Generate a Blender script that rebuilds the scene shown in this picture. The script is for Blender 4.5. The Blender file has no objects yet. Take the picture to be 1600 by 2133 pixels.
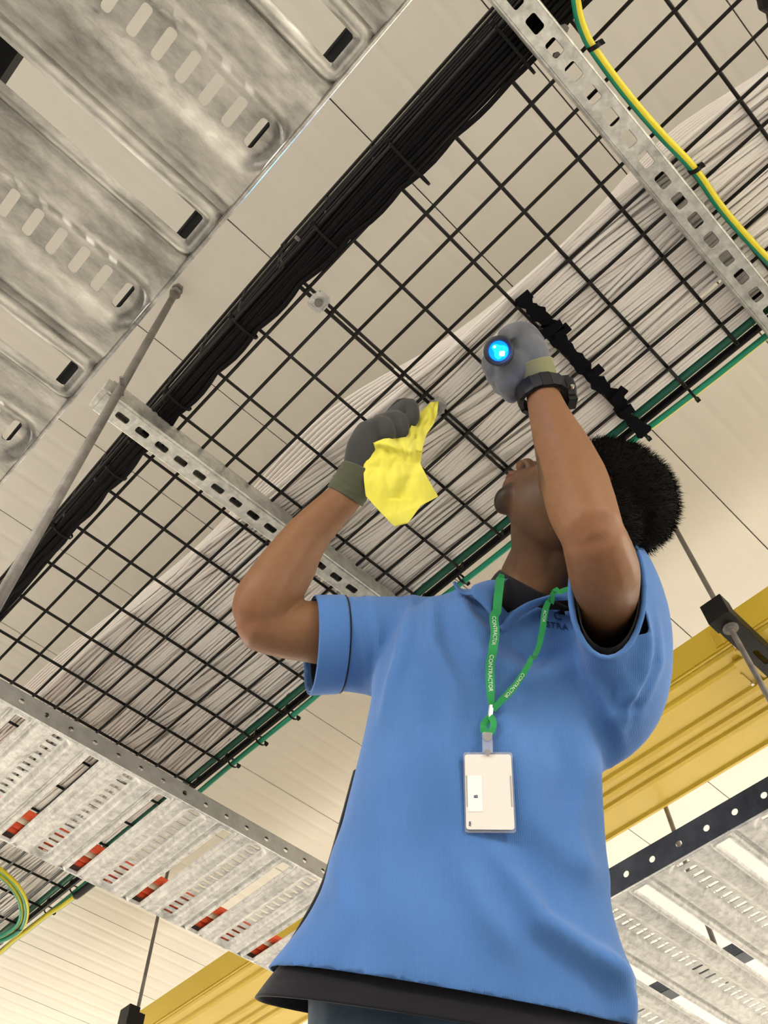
import bpy, bmesh, math, random
import numpy as np
from mathutils import Vector, geometry
random.seed(7); rng = np.random.default_rng(7)
C = bpy.context.scene
COL = C.collection
HC = 1.25                         # camera height above the floor (m)

# ------------------------------------------------------------------ camera
F_PX = 1800.0
CR = np.array([0.69524, 0.71852, -0.01933])
CU = np.array([0.61422, -0.57991, 0.5352])
CF = np.array([-0.37334, 0.38397, 0.8445])
cam_data = bpy.data.cameras.new('camera')
cam_data.sensor_fit = 'VERTICAL'
cam_data.sensor_height = 36.0
cam_data.lens = 36.0 * F_PX / 2133.0
cam_data.clip_start = 0.02
cam = bpy.data.objects.new('camera', cam_data)
COL.objects.link(cam)
from mathutils import Matrix
cam.matrix_world = Matrix(((CR[0], CU[0], -CF[0], 0), (CR[1], CU[1], -CF[1], 0), (CR[2], CU[2], -CF[2], HC), (0, 0, 0, 1)))
C.camera = cam

# ------------------------------------------------------------------ world, light, exposure
w = bpy.data.worlds.new('world'); C.world = w; w.use_nodes = True
w.node_tree.nodes['Background'].inputs[0].default_value = (1.0, 0.95, 0.88, 1)
w.node_tree.nodes['Background'].inputs[1].default_value = 0.05
C.view_settings.view_transform = 'Standard'
C.view_settings.look = 'None'
C.view_settings.gamma = 1.0
C.view_settings.use_curve_mapping = False
C.view_settings.exposure = 0.0
LAMPS = [  # u, v, h, length, width, watts, rotation about vertical
    (-4.6, 3.9, 1.60, 2.4, 0.30, 212, 0.0),
    (-1.2, 4.6, 1.60, 2.4, 0.30, 208, 0.0),
    (-5.2, 0.4, 1.60, 2.4, 0.30, 230, 0.0),
    (1.9, 2.9, 1.60, 2.4, 0.30, 185, 0.0),
    (2.3, 0.3, 1.60, 1.2, 0.30, 132, 0.0),
    (-0.2, -1.9, 1.60, 2.4, 0.30, 168, 0.0),
    (-3.2, -2.4, 1.60, 2.4, 0.30, 120, 0.0),
]

# ------------------------------------------------------------------ helpers
def N(v):
    v = np.asarray(v, float); return v / (np.linalg.norm(v) + 1e-12)
def ray(x, y):
    return CF + (x - 800) / F_PX * CR - (y - 1066.5) / F_PX * CU
def pd(x, y, d):                  # point seen at pixel x, y at depth d (camera-relative)
    return ray(x, y) * d
def ph(x, y, h):                  # point seen at pixel x, y at height h above the camera
    r = ray(x, y); return r * (h / r[2])
def pv(x, y, v):
    r = ray(x, y); return r * (v / r[1])
def pu(x, y, uu):
    r = ray(x, y); return r * (uu / r[0])
def project(P):
    P = np.asarray(P, float); d = P @ CF
    return np.stack([800 + F_PX * (P @ CR) / d, 1066.5 - F_PX * (P @ CU) / d], -1)

MATS = {}
def nmat(name, color, rough=0.6, metal=0.0, spec=0.5):
    m = bpy.data.materials.new(name); m.use_nodes = True
    b = m.node_tree.nodes['Principled BSDF']
    b.inputs['Base Color'].default_value = (*color, 1)
    b.inputs['Roughness'].default_value = rough
    b.inputs['Metallic'].default_value = metal
    b.inputs['Specular IOR Level'].default_value = spec
    MATS[name] = m
    return m
def noise_col(m, c1, c2, scale=20, detail=4, bump=0.0, bscale=None, stretch=(1, 1, 1), lo=0.35, hi=0.65, kind='noise', dist=0.002):
    nt = m.node_tree; b = nt.nodes['Principled BSDF']
    tc = nt.nodes.new('ShaderNodeTexCoord'); mp = nt.nodes.new('ShaderNodeMapping')
    mp.inputs['Scale'].default_value = stretch
    nt.links.new(tc.outputs['Object'], mp.inputs['Vector'])
    n = nt.nodes.new('ShaderNodeTexNoise'); n.inputs['Scale'].default_value = scale; n.inputs['Detail'].default_value = detail
    nt.links.new(mp.outputs[0], n.inputs['Vector'])
    r = nt.nodes.new('ShaderNodeValToRGB')
    r.color_ramp.elements[0].position = lo; r.color_ramp.elements[0].color = (*c1, 1)
    r.color_ramp.elements[1].position = hi; r.color_ramp.elements[1].color = (*c2, 1)
    nt.links.new(n.outputs['Fac'], r.inputs[0]); nt.links.new(r.outputs[0], b.inputs['Base Color'])
    if bump:
        n2 = nt.nodes.new('ShaderNodeTexNoise'); n2.inputs['Scale'].default_value = bscale or scale * 3; n2.inputs['Detail'].default_value = 3
        nt.links.new(mp.outputs[0], n2.inputs['Vector'])
        bp = nt.nodes.new('ShaderNodeBump'); bp.inputs['Strength'].default_value = bump; bp.inputs['Distance'].default_value = dist
        nt.links.new(n2.outputs['Fac'], bp.inputs['Height']); nt.links.new(bp.outputs[0], b.inputs['Normal'])
    return m

def link(o, parent=None, label=None, cat=None, group=None, kind=None):
    COL.objects.link(o)
    if parent is not None:
        o.parent = parent
    if label: o['label'] = label
    if cat: o['category'] = cat
    if group: o['group'] = group
    if kind: o['kind'] = kind
    return o
def wloc(o):
    p = Vector((0, 0, 0))
    while o is not None:
        p += o.location; o = o.parent
    return p
def mesh(name, V, F, mat, parent=None, smooth=False, label=None, cat=None, group=None, kind=None, mats=None, midx=None, origin=None):
    """V camera-relative; the object's origin goes to its parent's origin or to the bottom centre of V"""
    V = np.asarray(V, float) + np.array([0, 0, HC])
    if parent is not None:
        o0 = np.array(wloc(parent))
    elif origin is not None:
        o0 = np.asarray(origin, float) + np.array([0, 0, HC])
    else:
        o0 = np.array([(V[:, 0].min() + V[:, 0].max()) / 2, (V[:, 1].min() + V[:, 1].max()) / 2, V[:, 2].min()])
    me = bpy.data.meshes.new(name)
    me.from_pydata((V - o0).tolist(), [], [list(map(int, f)) for f in F])
    if mats:
        for m in mats: me.materials.append(m)
        if midx is not None:
            me.polygons.foreach_set('material_index', np.asarray(midx, dtype=np.int32))
    else:
        me.materials.append(mat)
    if smooth:
        me.polygons.foreach_set('use_smooth', np.ones(len(me.polygons), dtype=bool))
    me.update()
    o = bpy.data.objects.new(name, me)
    if parent is None:
        o.location = o0
    return link(o, parent, label, cat, group, kind)
def thing(name, label, cat, base, group=None, kind=None):
    o = bpy.data.objects.new(name, None)
    o.empty_display_size = 0.05
    o.location = (base[0], base[1], base[2] + HC)
    return link(o, None, label, cat, group, kind)

def frames(P):
    P = np.asarray(P, float); n = len(P)
    T = np.zeros_like(P); T[1:-1] = P[2:] - P[:-2]; T[0] = P[1] - P[0]; T[-1] = P[-1] - P[-2]
    T /= np.linalg.norm(T, axis=1)[:, None] + 1e-12
    a = np.array([0, 0, 1.0]) if abs(T[0][2]) < 0.9 else np.array([1.0, 0, 0])
    A = np.zeros_like(P); A[0] = N(np.cross(T[0], a))
    for i in range(1, n):
        v = A[i - 1] - T[i] * (A[i - 1] @ T[i]); A[i] = N(v)
    B = np.cross(T, A)
    return T, A, B
def tube(P, r, sides=8, caps=True, ra=None):
    P = np.asarray(P, float); n = len(P)
    r = np.full(n, r, float) if np.isscalar(r) else np.asarray(r, float)
    T, A, B = frames(P)
    th = np.arange(sides) / sides * 2 * np.pi
    V = (P[:, None, :] + r[:, None, None] * (np.cos(th)[None, :, None] * A[:, None, :] + np.sin(th)[None, :, None] * B[:, None, :])).reshape(-1, 3)
    F = []
    for i in range(n - 1):
        for k in range(sides):
            k2 = (k + 1) % sides
            F.append((i * sides + k, i * sides + k2, (i + 1) * sides + k2, (i + 1) * sides + k))
    if caps:
        F.append(tuple(range(sides - 1, -1, -1))); F.append(tuple((n - 1) * sides + k for k in range(sides)))
    return V, F
def loft(rings, caps=True, closed=True):
    rings = [np.asarray(q, float) for q in rings]; s = len(rings[0]); V = np.concatenate(rings); F = []
    m = s if closed else s - 1
    for i in range(len(rings) - 1):
        for k in range(m):
            k2 = (k + 1) % s
            F.append((i * s + k, i * s + k2, (i + 1) * s + k2, (i + 1) * s + k))
    if caps:
        F.append(tuple(range(s - 1, -1, -1))); F.append(tuple((len(rings) - 1) * s + k for k in range(s)))
    return V, F
def box(c, hx, hy, hz, ax=None):
    c = np.asarray(c, float)
    ax = np.eye(3) if ax is None else np.asarray(ax, float)
    s = np.array([(i, j, k) for i in (-1, 1) for j in (-1, 1) for k in (-1, 1)], float) * np.array([hx, hy, hz])
    V = c + s @ ax
    F = [(0, 1, 3, 2), (4, 6, 7, 5), (0, 4, 5, 1), (2, 3, 7, 6), (0, 2, 6, 4), (1, 5, 7, 3)]
    return V, F
def bbox_(a, b):
    a = np.asarray(a, float); b = np.asarray(b, float)
    return box((a + b) / 2, *((b - a) / 2))
def join(*parts):
    Vs, Fs, n = [], [], 0
    for V, F in parts:
        Vs.append(np.asarray(V, float)); Fs += [tuple(int(i) + n for i in f) for f in F]; n += len(V)
    return np.concatenate(Vs), Fs
def ball(c, r, seg=10, rings=7, ax=None):
    r = np.array([r, r, r], float) if np.isscalar(r) else np.asarray(r, float)
    ax = np.eye(3) if ax is None else np.asarray(ax)
    V = [(0, 0, 1)]
    for i in range(1, rings):
        t = math.pi * i / rings
        for k in range(seg):
            p = 2 * math.pi * k / seg
            V.append((math.sin(t) * math.cos(p), math.sin(t) * math.sin(p), math.cos(t)))
    V.append((0, 0, -1)); V = np.array(V) * r @ ax + np.asarray(c, float)
    F = [(0, 1 + k, 1 + (k + 1) % seg) for k in range(seg)]
    for i in range(rings - 2):
        for k in range(seg):
            a = 1 + i * seg + k; b = 1 + i * seg + (k + 1) % seg
            F.append((a, a + seg, b + seg, b))
    L = len(V) - 1; s = 1 + (rings - 2) * seg
    F += [(s + (k + 1) % seg, s + k, L) for k in range(seg)]
    return V, F
def nut(c, axis, r, hgt, sides=6):
    axis = N(axis); c = np.asarray(c, float)
    return tube([c - axis * hgt / 2, c + axis * hgt / 2], r, sides)
def spline(P, n, closed=False):
    """Catmull-Rom through P sampled to n points"""
    P = np.asarray(P, float); m = len(P)
    t = np.linspace(0, m - 1, n); out = []
    for x in t:
        i = min(int(x), m - 2); f = x - i
        p0 = P[max(i - 1, 0)]; p1 = P[i]; p2 = P[i + 1]; p3 = P[min(i + 2, m - 1)]
        out.append(0.5 * ((2 * p1) + (-p0 + p2) * f + (2 * p0 - 5 * p1 + 4 * p2 - p3) * f * f + (-p0 + 3 * p1 - 3 * p2 + p3) * f ** 3))
    return np.array(out)
def interp(x, tab):
    a = np.array(tab, float); return np.interp(x, a[:, 0], a[:, 1])

def rrect(cx, cy, w, h, r, seg=3):
    pts = []
    for sx, sy, a0 in ((1, 1, 0), (-1, 1, 90), (-1, -1, 180), (1, -1, 270)):
        ox, oy = cx + sx * (w / 2 - r), cy + sy * (h / 2 - r)
        for k in range(seg + 1):
            a = math.radians(a0 + 90 * k / seg)
            pts.append((ox + r * math.cos(a), oy + r * math.sin(a)))
    return pts
def circ(cx, cy, r, seg=14):
    return [(cx + r * math.cos(2 * math.pi * k / seg), cy + r * math.sin(2 * math.pi * k / seg)) for k in range(seg)]
def inpoly(P, poly):
    P = np.asarray(P); x, y = P[:, 0], P[:, 1]; c = np.zeros(len(P), bool); n = len(poly)
    for i in range(n):
        x1, y1 = poly[i]; x2, y2 = poly[(i + 1) % n]
        with np.errstate(divide='ignore', invalid='ignore'):
            c ^= ((y1 > y) != (y2 > y)) & (x < (x2 - x1) * (y - y1) / ((y2 - y1) if y2 != y1 else 1e-12) + x1)
    return c
def sheet(xs, ys, holes):
    """flat triangulated sheet on grid xs, ys with polygonal holes cut out -> V2, F"""
    gx, gy = np.meshgrid(xs, ys, indexing='ij'); G = np.stack([gx.ravel(), gy.ravel()], -1)
    keep = np.ones(len(G), bool)
    for h in holes:
        h = np.array(h); c = h.mean(0); hh = c + (h - c) * 1.0
        lo, hi = hh.min(0) - .0012, hh.max(0) + .0012
        idx = np.where(keep & (G[:, 0] > lo[0]) & (G[:, 0] < hi[0]) & (G[:, 1] > lo[1]) & (G[:, 1] < hi[1]))[0]
        if len(idx):
            inn = inpoly(G[idx], [tuple(c + (np.array(q) - c) * (1 + .0006 / max(1e-6, np.linalg.norm(np.array(q) - c)))) for q in h])
            keep[idx[inn]] = False
    pts = G[keep].tolist(); edges = []
    for h in holes:
        b = len(pts); pts += [tuple(q) for q in h]; n = len(h)
        edges += [(b + i, b + (i + 1) % n) for i in range(n)]
    V, E, F, *_ = geometry.delaunay_2d_cdt([Vector(p) for p in pts], edges, [], 0, 1e-6)
    V = np.array([(q[0], q[1]) for q in V]); F = [tuple(f) for f in F]
    cen = np.array([V[list(f)].mean(0) for f in F]); ok = np.ones(len(F), bool)
    for h in holes:
        hh = np.array(h); lo, hi = hh.min(0), hh.max(0)
        idx = np.where(ok & (cen[:, 0] > lo[0]) & (cen[:, 0] < hi[0]) & (cen[:, 1] > lo[1]) & (cen[:, 1] < hi[1]))[0]
        if len(idx): ok[idx[inpoly(cen[idx], h)]] = False
    return V, [f for f, k in zip(F, ok) if k]

# ------------------------------------------------------------------ materials
m_ceil = nmat('ceiling_paint', (0.61, 0.585, 0.535), 0.30, 0, 0.6)
m_joint = nmat('joint_dark', (0.16, 0.145, 0.12), 0.8)
m_floor = nmat('floor_vinyl', (0.82, 0.79, 0.74), 0.45)
noise_col(m_floor, (0.78, 0.75, 0.70), (0.86, 0.83, 0.78), 3)
m_wall = nmat('wall_paint', (0.82, 0.79, 0.72), 0.6)
def galv(name, c1, c2, rough, metal, scale, stretch=(1, 1, 1), bump=0.15, vor=.15):
    m = nmat(name, c1, rough, metal)
    nt = m.node_tree; b = nt.nodes['Principled BSDF']
    tc = nt.nodes.new('ShaderNodeTexCoord'); mp = nt.nodes.new('ShaderNodeMapping'); mp.inputs['Scale'].default_value = stretch
    nt.links.new(tc.outputs['Object'], mp.inputs['Vector'])
    n = nt.nodes.new('ShaderNodeTexNoise'); n.inputs['Scale'].default_value = scale; n.inputs['Detail'].default_value = 8; n.inputs['Roughness'].default_value = .68
    n3 = nt.nodes.new('ShaderNodeTexNoise'); n3.inputs['Scale'].default_value = scale * .22; n3.inputs['Detail'].default_value = 3
    v = nt.nodes.new('ShaderNodeTexVoronoi'); v.inputs['Scale'].default_value = scale * 1.4
    for q in (n, n3, v): nt.links.new(mp.outputs[0], q.inputs['Vector'])
    a = nt.nodes.new('ShaderNodeMath'); a.operation = 'MULTIPLY_ADD'; a.inputs[1].default_value = vor
    nt.links.new(v.outputs['Color'], a.inputs[0]); nt.links.new(n.outputs['Fac'], a.inputs[2])
    a2 = nt.nodes.new('ShaderNodeMath'); a2.operation = 'MULTIPLY_ADD'; a2.inputs[1].default_value = .5
    nt.links.new(n3.outputs['Fac'], a2.inputs[0]); nt.links.new(a.outputs[0], a2.inputs[2])
    r = nt.nodes.new('ShaderNodeValToRGB')
    r.color_ramp.elements[0].position = .62; r.color_ramp.elements[0].color = (*c2, 1)
    r.color_ramp.elements[1].position = 1.05; r.color_ramp.elements[1].color = (*c1, 1)
    r.color_ramp.elements[1].position = 1.0
    nt.links.new(a2.outputs[0], r.inputs[0]); nt.links.new(r.outputs[0], b.inputs['Base Color'])
    rr = nt.nodes.new('ShaderNodeMapRange'); rr.inputs[3].default_value = rough - .12; rr.inputs[4].default_value = rough + .18
    nt.links.new(n.outputs['Fac'], rr.inputs[0]); nt.links.new(rr.outputs[0], b.inputs['Roughness'])
    bp = nt.nodes.new('ShaderNodeBump'); bp.inputs['Strength'].default_value = bump; bp.inputs['Distance'].default_value = .001
    nt.links.new(a.outputs[0], bp.inputs['Height']); nt.links.new(bp.outputs[0], b.inputs['Normal'])
    return m
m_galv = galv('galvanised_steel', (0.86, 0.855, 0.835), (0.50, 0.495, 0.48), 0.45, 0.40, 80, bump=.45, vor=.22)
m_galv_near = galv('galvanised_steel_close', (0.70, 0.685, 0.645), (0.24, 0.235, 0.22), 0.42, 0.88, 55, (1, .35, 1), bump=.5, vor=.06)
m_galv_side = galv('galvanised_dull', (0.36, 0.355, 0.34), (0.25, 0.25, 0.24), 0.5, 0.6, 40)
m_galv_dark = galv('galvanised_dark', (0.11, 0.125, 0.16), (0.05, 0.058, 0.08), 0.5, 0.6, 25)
m_flange_shade = galv('galvanised_shadow_side', (0.06, 0.065, 0.065), (0.03, 0.033, 0.033), 0.75, 0.0, 30)  # shade inside the big tray's flanges, put into the steel colour
m_strut = galv('strut_steel', (0.66, 0.66, 0.63), (0.36, 0.36, 0.34), 0.42, 0.8, 70)
m_rod = galv('rod_steel', (0.22, 0.205, 0.19), (0.11, 0.10, 0.092), 0.55, 0.35, 30)
m_black = nmat('black_powder_coat', (0.006, 0.005, 0.004), 0.5, 0, .25)
m_blackcab = nmat('black_cable', (0.0028, 0.0025, 0.0032), 0.6, 0, .15)
m_blackpl = nmat('black_plastic', (0.004, 0.004, 0.0045), 0.5, 0, .2)
m_velcro = nmat('black_velcro', (0.005, 0.005, 0.007), 0.95, 0, .1)
m_white = nmat('white_cable', (0.93, 0.89, 0.85), 0.45)
m_white2 = nmat('white_cable_aged', (0.88, 0.82, 0.78), 0.45)
m_green = nmat('green_insulation', (0.0, 0.27, 0.15), 0.4)
m_dkgreen = nmat('dark_green_insulation', (0.0, 0.10, 0.06), 0.45)
m_yel = nmat('yellow_insulation', (0.70, 0.60, 0.02), 0.4)
m_yduct = nmat('yellow_duct_plastic', (0.72, 0.50, 0.035), 0.38)
noise_col(m_yduct, (0.60, 0.415, 0.025), (0.65, 0.455, 0.035), 6, bump=.05, bscale=200)
m_red = nmat('red_cable', (0.90, 0.12, 0.04), 0.45, 0, .3)
m_cream = nmat('cream_cable', (0.90, 0.82, 0.62), 0.45)
m_lampw = nmat('lamp_white', (0.85, 0.85, 0.83), 0.4)
m_alu = nmat('aluminium', (0.75, 0.75, 0.75), 0.35, 0.8)

# ------------------------------------------------------------------ room
HCEIL = 1.75
U0, U1, V0, V1 = -6.5, 3.2, -3.4, 6.6
def build_room():
    fl = mesh('floor', *bbox_((U0, V0, -HC - .05), (U1, V1, -HC)), m_floor, kind='structure')
    for nm, a, b in (('wall_left', (U0 - .1, V0, -HC), (U0, V1, HCEIL)), ('wall_right', (U1, V0, -HC), (U1 + .1, V1, HCEIL)),
                     ('wall_back', (U0, V0 - .1, -HC), (U1, V0, HCEIL)), ('wall_front', (U0, V1, -HC), (U1, V1 + .1, HCEIL))):
        mesh(nm, *bbox_(a, b), m_wall, kind='structure')
    ce = mesh('ceiling', *bbox_((U0 - .1, V0 - .1, HCEIL + .012), (U1 + .1, V1 + .1, HCEIL + .06)), m_joint, kind='structure')
    # linear panels, 300 mm wide, recessed joints, four shallow stiffening ribs
    prof = [(-.14875, .012), (-.14875, .0012), (-.1479, 0.0)]
    for c, wd in ((-.085, .034), (-.030, .026), (.040, .034), (.095, .026)):
        prof += [(c + wd * (k / 8 - .5), .0004 * (1 - math.cos(2 * math.pi * k / 8))) for k in range(9)]
    prof += [(.1479, 0.0), (.14875, .0012), (.14875, .012)]
    k = int((U0 - .104) / .2997)
    first = None
    while True:
        uc = .104 - .14985 + k * .2997
        if uc - .15 > U1: break
        k += 1
        if uc + .15 < U0: continue
        R0 = [(uc + a, V0, HCEIL + b) for a, b in prof]; R1 = [(uc + a, V1, HCEIL + b) for a, b in prof]
        if first is None:
            V, F = loft([R0, R1], caps=False, closed=False)
            first = mesh('panel', V, F, m_ceil, parent=ce); fu = uc
        else:
            o = first.copy(); link(o, ce); o.location = (uc - fu, 0, 0)
build_room()

def lamp_fixture(u, v, h, L, W, P, rot, lab):
    t = thing('added_lamp', lab, 'lamp', (u, v, h), group='linear lamps added out of view')
    bx = np.array([u, v, h])
    V, F = bbox_(bx + (-L / 2, -W / 2, .004), bx + (L / 2, W / 2, .06))
    mesh('housing', V, F, m_lampw, t)
    for s in (-1, 1):
        mesh('suspension_wire', *tube([bx + (s * L * .4, 0, .06), bx + (s * L * .4, 0, HCEIL - h)], .003, 6), m_rod, t)
    ld = bpy.data.lights.new('lamp_light', 'AREA'); ld.shape = 'RECTANGLE'; ld.size = L; ld.size_y = W; ld.energy = P; ld.color = (1.0, .94, .84)
    lo = bpy.data.objects.new('lamp_light', ld); link(lo, t); lo.location = (0, 0, -.004)
for q in LAMPS:  # unseen lamps, added to light the room and the metal
    lamp_fixture(*q, 'white linear lamp added out of view under the ceiling')

# rows of unseen cabinets, added to give the metal something dark to reflect
m_added_rack = nmat('added_rack_charcoal', (0.10, 0.10, 0.105), .5)
for k, (a, b, nx) in enumerate((((-5.0, -1.75), (2.4, -.62), 9), ((-5.0, 1.35), (2.4, 2.45), 9))):
    wx = (b[0] - a[0]) / nx
    for i in range(nx):
        t = thing('added_cabinet', 'unseen charcoal cabinet added for the metal to reflect', 'cabinet', (a[0] + wx * (i + .5), (a[1] + b[1]) / 2, -HC), 'charcoal cabinets added out of view')
        x0 = a[0] + wx * i + .004; x1 = x0 + wx - .008; top = .45 if k == 0 else .22
        mesh('carcass', *bbox_((x0, a[1] + .03, -HC), (x1, b[1] - .03, top)), m_added_rack, t)
        dy = b[1] - .03 if k == 0 else a[1]
        d = mesh('door', *bbox_((x0 + .01, dy, -HC + .05), (x1 - .01, dy + .03, top - .02)), m_added_rack, t)
        hy = dy + (.035 if k == 0 else -.005)
        mesh('handle', *bbox_((x1 - .06, hy - .008, -.35), (x1 - .035, hy + .008, -.15)), m_lampw, d)

# ------------------------------------------------------------------ perforated trays
PZ = [(0, .0080), (.0130, .0080), (.0160, .0066), (.0215, .0016), (.0245, .0002), (.0270, -.0005), (.0290, 0), (.1, 0)]
QZ = [(0, .0016), (.0012, .0002), (.0030, -.0018), (.0048, -.0023), (.0075, -.0012), (.0092, .0008), (.0108, .0042), (.0135, .0048), (.0165, .0038), (.0205, .0004), (.0240, 0), (.1, 0)]
SB = [0, .004, .008, .0112, .0130, .0145, .0160, .0188, .0215, .0245, .0270, .0290, .036, .0405, .0440, .0480, .0510, .0537, .0553, .0570, .0597, .0615, .0633, .0645]
def tray_field(s, t, W):
    a = np.abs((s + .075) % .15 - .075)
    te = np.minimum(t, W - t)
    ae = np.sqrt(a ** 2 + (np.maximum(0, .016 - te) * 1.5) ** 2)
    b = .075 - a
    d = np.sqrt(np.maximum(0, b - .0105) ** 2 + np.maximum(0, .0095 - te) ** 2)
    return interp(ae, PZ) + interp(d, QZ)
def make_tray(name, label, W, nper, to_world, base, mat, mside, nslots, slot0, pitch, group=None, flange=.048, tstep=.0093):
    t = thing(name, label, 'cable tray', base, group)
    ss = sorted(set([round(x, 5) for x in SB] + [round(.075 - (.0645 - .0645), 5)]))
    s_all = sorted(set([-x for x in SB if x <= .0366] + [x for x in SB] + [.15 - x for x in SB if x > .0366] + [.072, .078, .15 - .036]))
    s_all = [x for x in s_all if -.0361 <= x <= .1141]
    ts = [0, .0015, .004, .0065, .0095, .0125, .016, .020]
    ts = ts + list(np.linspace(.028, W - .028, int((W - .056) / tstep) + 1)) + [W - x for x in reversed(ts)]
    holes = [rrect(0, slot0 + pitch * k, .0218, .0072, .0026, 3) for k in range(nslots)]
    holes += [rrect(.075, W / 2, .021, W - .020, .002, 2)]
    V2, F2 = sheet(s_all, ts, holes)
    Z = tray_field(V2[:, 0], V2[:, 1], W)
    Vs, Fs = [], []
    n = 0
    for k in range(nper):
        P = np.stack([V2[:, 0] + .15 * k, V2[:, 1], Z], -1); Vs.append(P); Fs += [tuple(i + n for i in f) for f in F2]; n += len(P)
    o = mesh('perforated_base', to_world(np.concatenate(Vs)), Fs, mat, t, smooth=True)
    bm = bmesh.new(); bm.from_mesh(o.data); bmesh.ops.remove_doubles(bm, verts=bm.verts, dist=1e-5); bm.to_mesh(o.data); bm.free()
    md = o.modifiers.new('thickness', 'SOLIDIFY'); md.thickness = .0013; md.offset = -1
    es = o.modifiers.new('split', 'EDGE_SPLIT'); es.split_angle = math.radians(50)
    L = nper * .15; s0 = -.036
    for tt in (0, W):
        hs = [circ(.05 * k + .012, flange * .52, .0055, 12) for k in range(0, int(L / .05))]
        Vf, Ff = sheet(np.linspace(s0, s0 + L, nper * 6 + 1), [0, flange * .25, flange * .8, flange], hs)
        P = np.stack([Vf[:, 0], np.full(len(Vf), tt), Vf[:, 1]], -1)
        f = mesh('side_flange', to_world(P), Ff, mside, t)
        md = f.modifiers.new('thickness', 'SOLIDIFY'); md.thickness = .0015; md.offset = 0
        sg = 1 if tt == 0 else -1
        Vr, Fr = tube(np.array([(s0, tt - sg * .0002, .0010), (s0 + L * .5, tt - sg * .0002, .0010), (s0 + L, tt - sg * .0002, .0010)]), .0019, 10)
        mesh('folded_edge', to_world(Vr), Fr, mat, t, smooth=True)
        A = np.array([(s0, tt, flange), (s0 + L, tt, flange), (s0 + L, tt + sg * .0155, flange), (s0, tt + sg * .0155, flange), (s0, tt + sg * .0155, flange - .004), (s0 + L, tt + sg * .0155, flange - .004)])
        f = mesh('return_lip', to_world(A), [(0, 1, 2, 3), (3, 2, 5, 4)], mside, t)
        md = f.modifiers.new('thickness', 'SOLIDIFY'); md.thickness = .0015; md.offset = 0
    return t
def W_big(P):     # tray runs along u, openings across v
    return np.stack([-.117 - .15 * 5 + P[:, 0], .0315 - P[:, 1], .604 + P[:, 2]], -1)
big = make_tray('perforated_cable_tray', 'large galvanised perforated cable tray close overhead at upper left', .32, 8, W_big, (-.4, -.13, .604), m_galv_near, m_flange_shade, 16, .0180, .0186)
def W_small(P):   # runs along v
    return np.stack([-1.197 - P[:, 1], .555 - .1505 * 6 + P[:, 0], 1.08 + P[:, 2]], -1)
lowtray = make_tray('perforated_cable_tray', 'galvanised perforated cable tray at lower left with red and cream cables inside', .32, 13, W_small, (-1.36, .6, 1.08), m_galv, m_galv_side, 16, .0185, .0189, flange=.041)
def W_right(P):   # runs along u
    return np.stack([-.4995 - .15 * 3 + P[:, 0], 1.117 + P[:, 1], .804 + P[:, 2]], -1)
rtray = make_tray('perforated_cable_tray', 'galvanised perforated cable tray at lower right with dark drilled side rail', .60, 10, W_right, (-.3, 1.3, .804), m_galv, m_galv_dark, 30, .0185, .0194)

# ------------------------------------------------------------------ steel channel supports
def channel(name, label, P0, axis, L, side, up=(0, 0, 1), pitch=.0385, s0=.02, mat=None, wid=.041, hgt=.041, sl=(.022, .013), group=None, slots=True, cat='channel'):
    """open-topped slotted channel: bottom face slotted, starts at P0 (bottom edge), runs along axis, width towards side"""
    axis = N(axis); side = N(side); up = N(up); P0 = np.asarray(P0, float); mat = mat or m_strut
    t = thing(name, label, cat, P0 + axis * L / 2 + side * wid / 2, group)
    n = int((L - s0) / pitch) if slots else 0
    xs = np.linspace(0, L, max(2, int(L / .05)))
    V2, F2 = sheet(xs, [.0025, wid - .0025], [rrect(s0 + pitch * k + .006, wid / 2 + .0, sl[0], sl[1], .0035, 3) for k in range(n)])
    tr = lambda A, B, H: P0 + np.outer(A, axis) + np.outer(B, side) + np.outer(H, up)
    o = mesh('slotted_web', tr(V2[:, 0], V2[:, 1], np.zeros(len(V2))), F2, mat, t)
    md = o.modifiers.new('thickness', 'SOLIDIFY'); md.thickness = .0025; md.offset = 0
    sec = {0: [(.0025, 0), (0.0007, .0007), (0, .0025), (0, hgt), (.009, hgt), (.009, hgt - .008)]}
    sec[1] = [(wid - a, b) for a, b in sec[0]]
    for k in (0, 1):
        q = sec[k]; R = []
        for s in (0, L):
            R.append([P0 + axis * s + side * a + up * b for a, b in q])
        V, F = loft(R, caps=False, closed=False)
        o = mesh('side_wall', V, F, mat, t)
        md = o.modifiers.new('thickness', 'SOLIDIFY'); md.thickness = .0022; md.offset = 0
    return t
# low support (lower one crosses under the basket from the rod on the left)
s1 = channel('channel_support', 'slotted steel channel under the basket beside the slanting rod', (-.722, .098, 1.234), (0, 1, 0), .80, (1, 0, 0), s0=.036, pitch=.0378, sl=(.0225, .012))
s2 = channel('channel_support', 'slotted steel channel under the basket at upper right beside yellow cable', (.082, -.02, 1.234), (0, 1, 0), .86, (1, 0, 0), s0=.018, pitch=.0384, sl=(.0225, .0155))
mesh('end_plate', *bbox_((-.722, .090, 1.236), (-.681, .098, 1.272)), m_strut, s1)
for px_, py_ in ((1160, 118), (1175, 60)):
    q = ph(px_, py_, 1.243); mesh('bolt_head', *nut(q, (0, 0, 1), .0055, .010), m_rod, s2)
# dark strut lying over the right tray
channel('channel_support', 'dark steel channel lying across the openings of the lower right tray', (-1.1, 1.640, .948), (1, 0, 0), 1.25, (0, 1, 0), mat=m_galv_dark, slots=False, hgt=.021)
# small black bar above the big tray, a corner shows in its opening
mesh('black_bar', *bbox_((-.55, -.172, .72), (-.20, -.145, .745)), m_blackpl, label='black bar glimpsed through the opening at the upper left corner', cat='bar')

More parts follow.
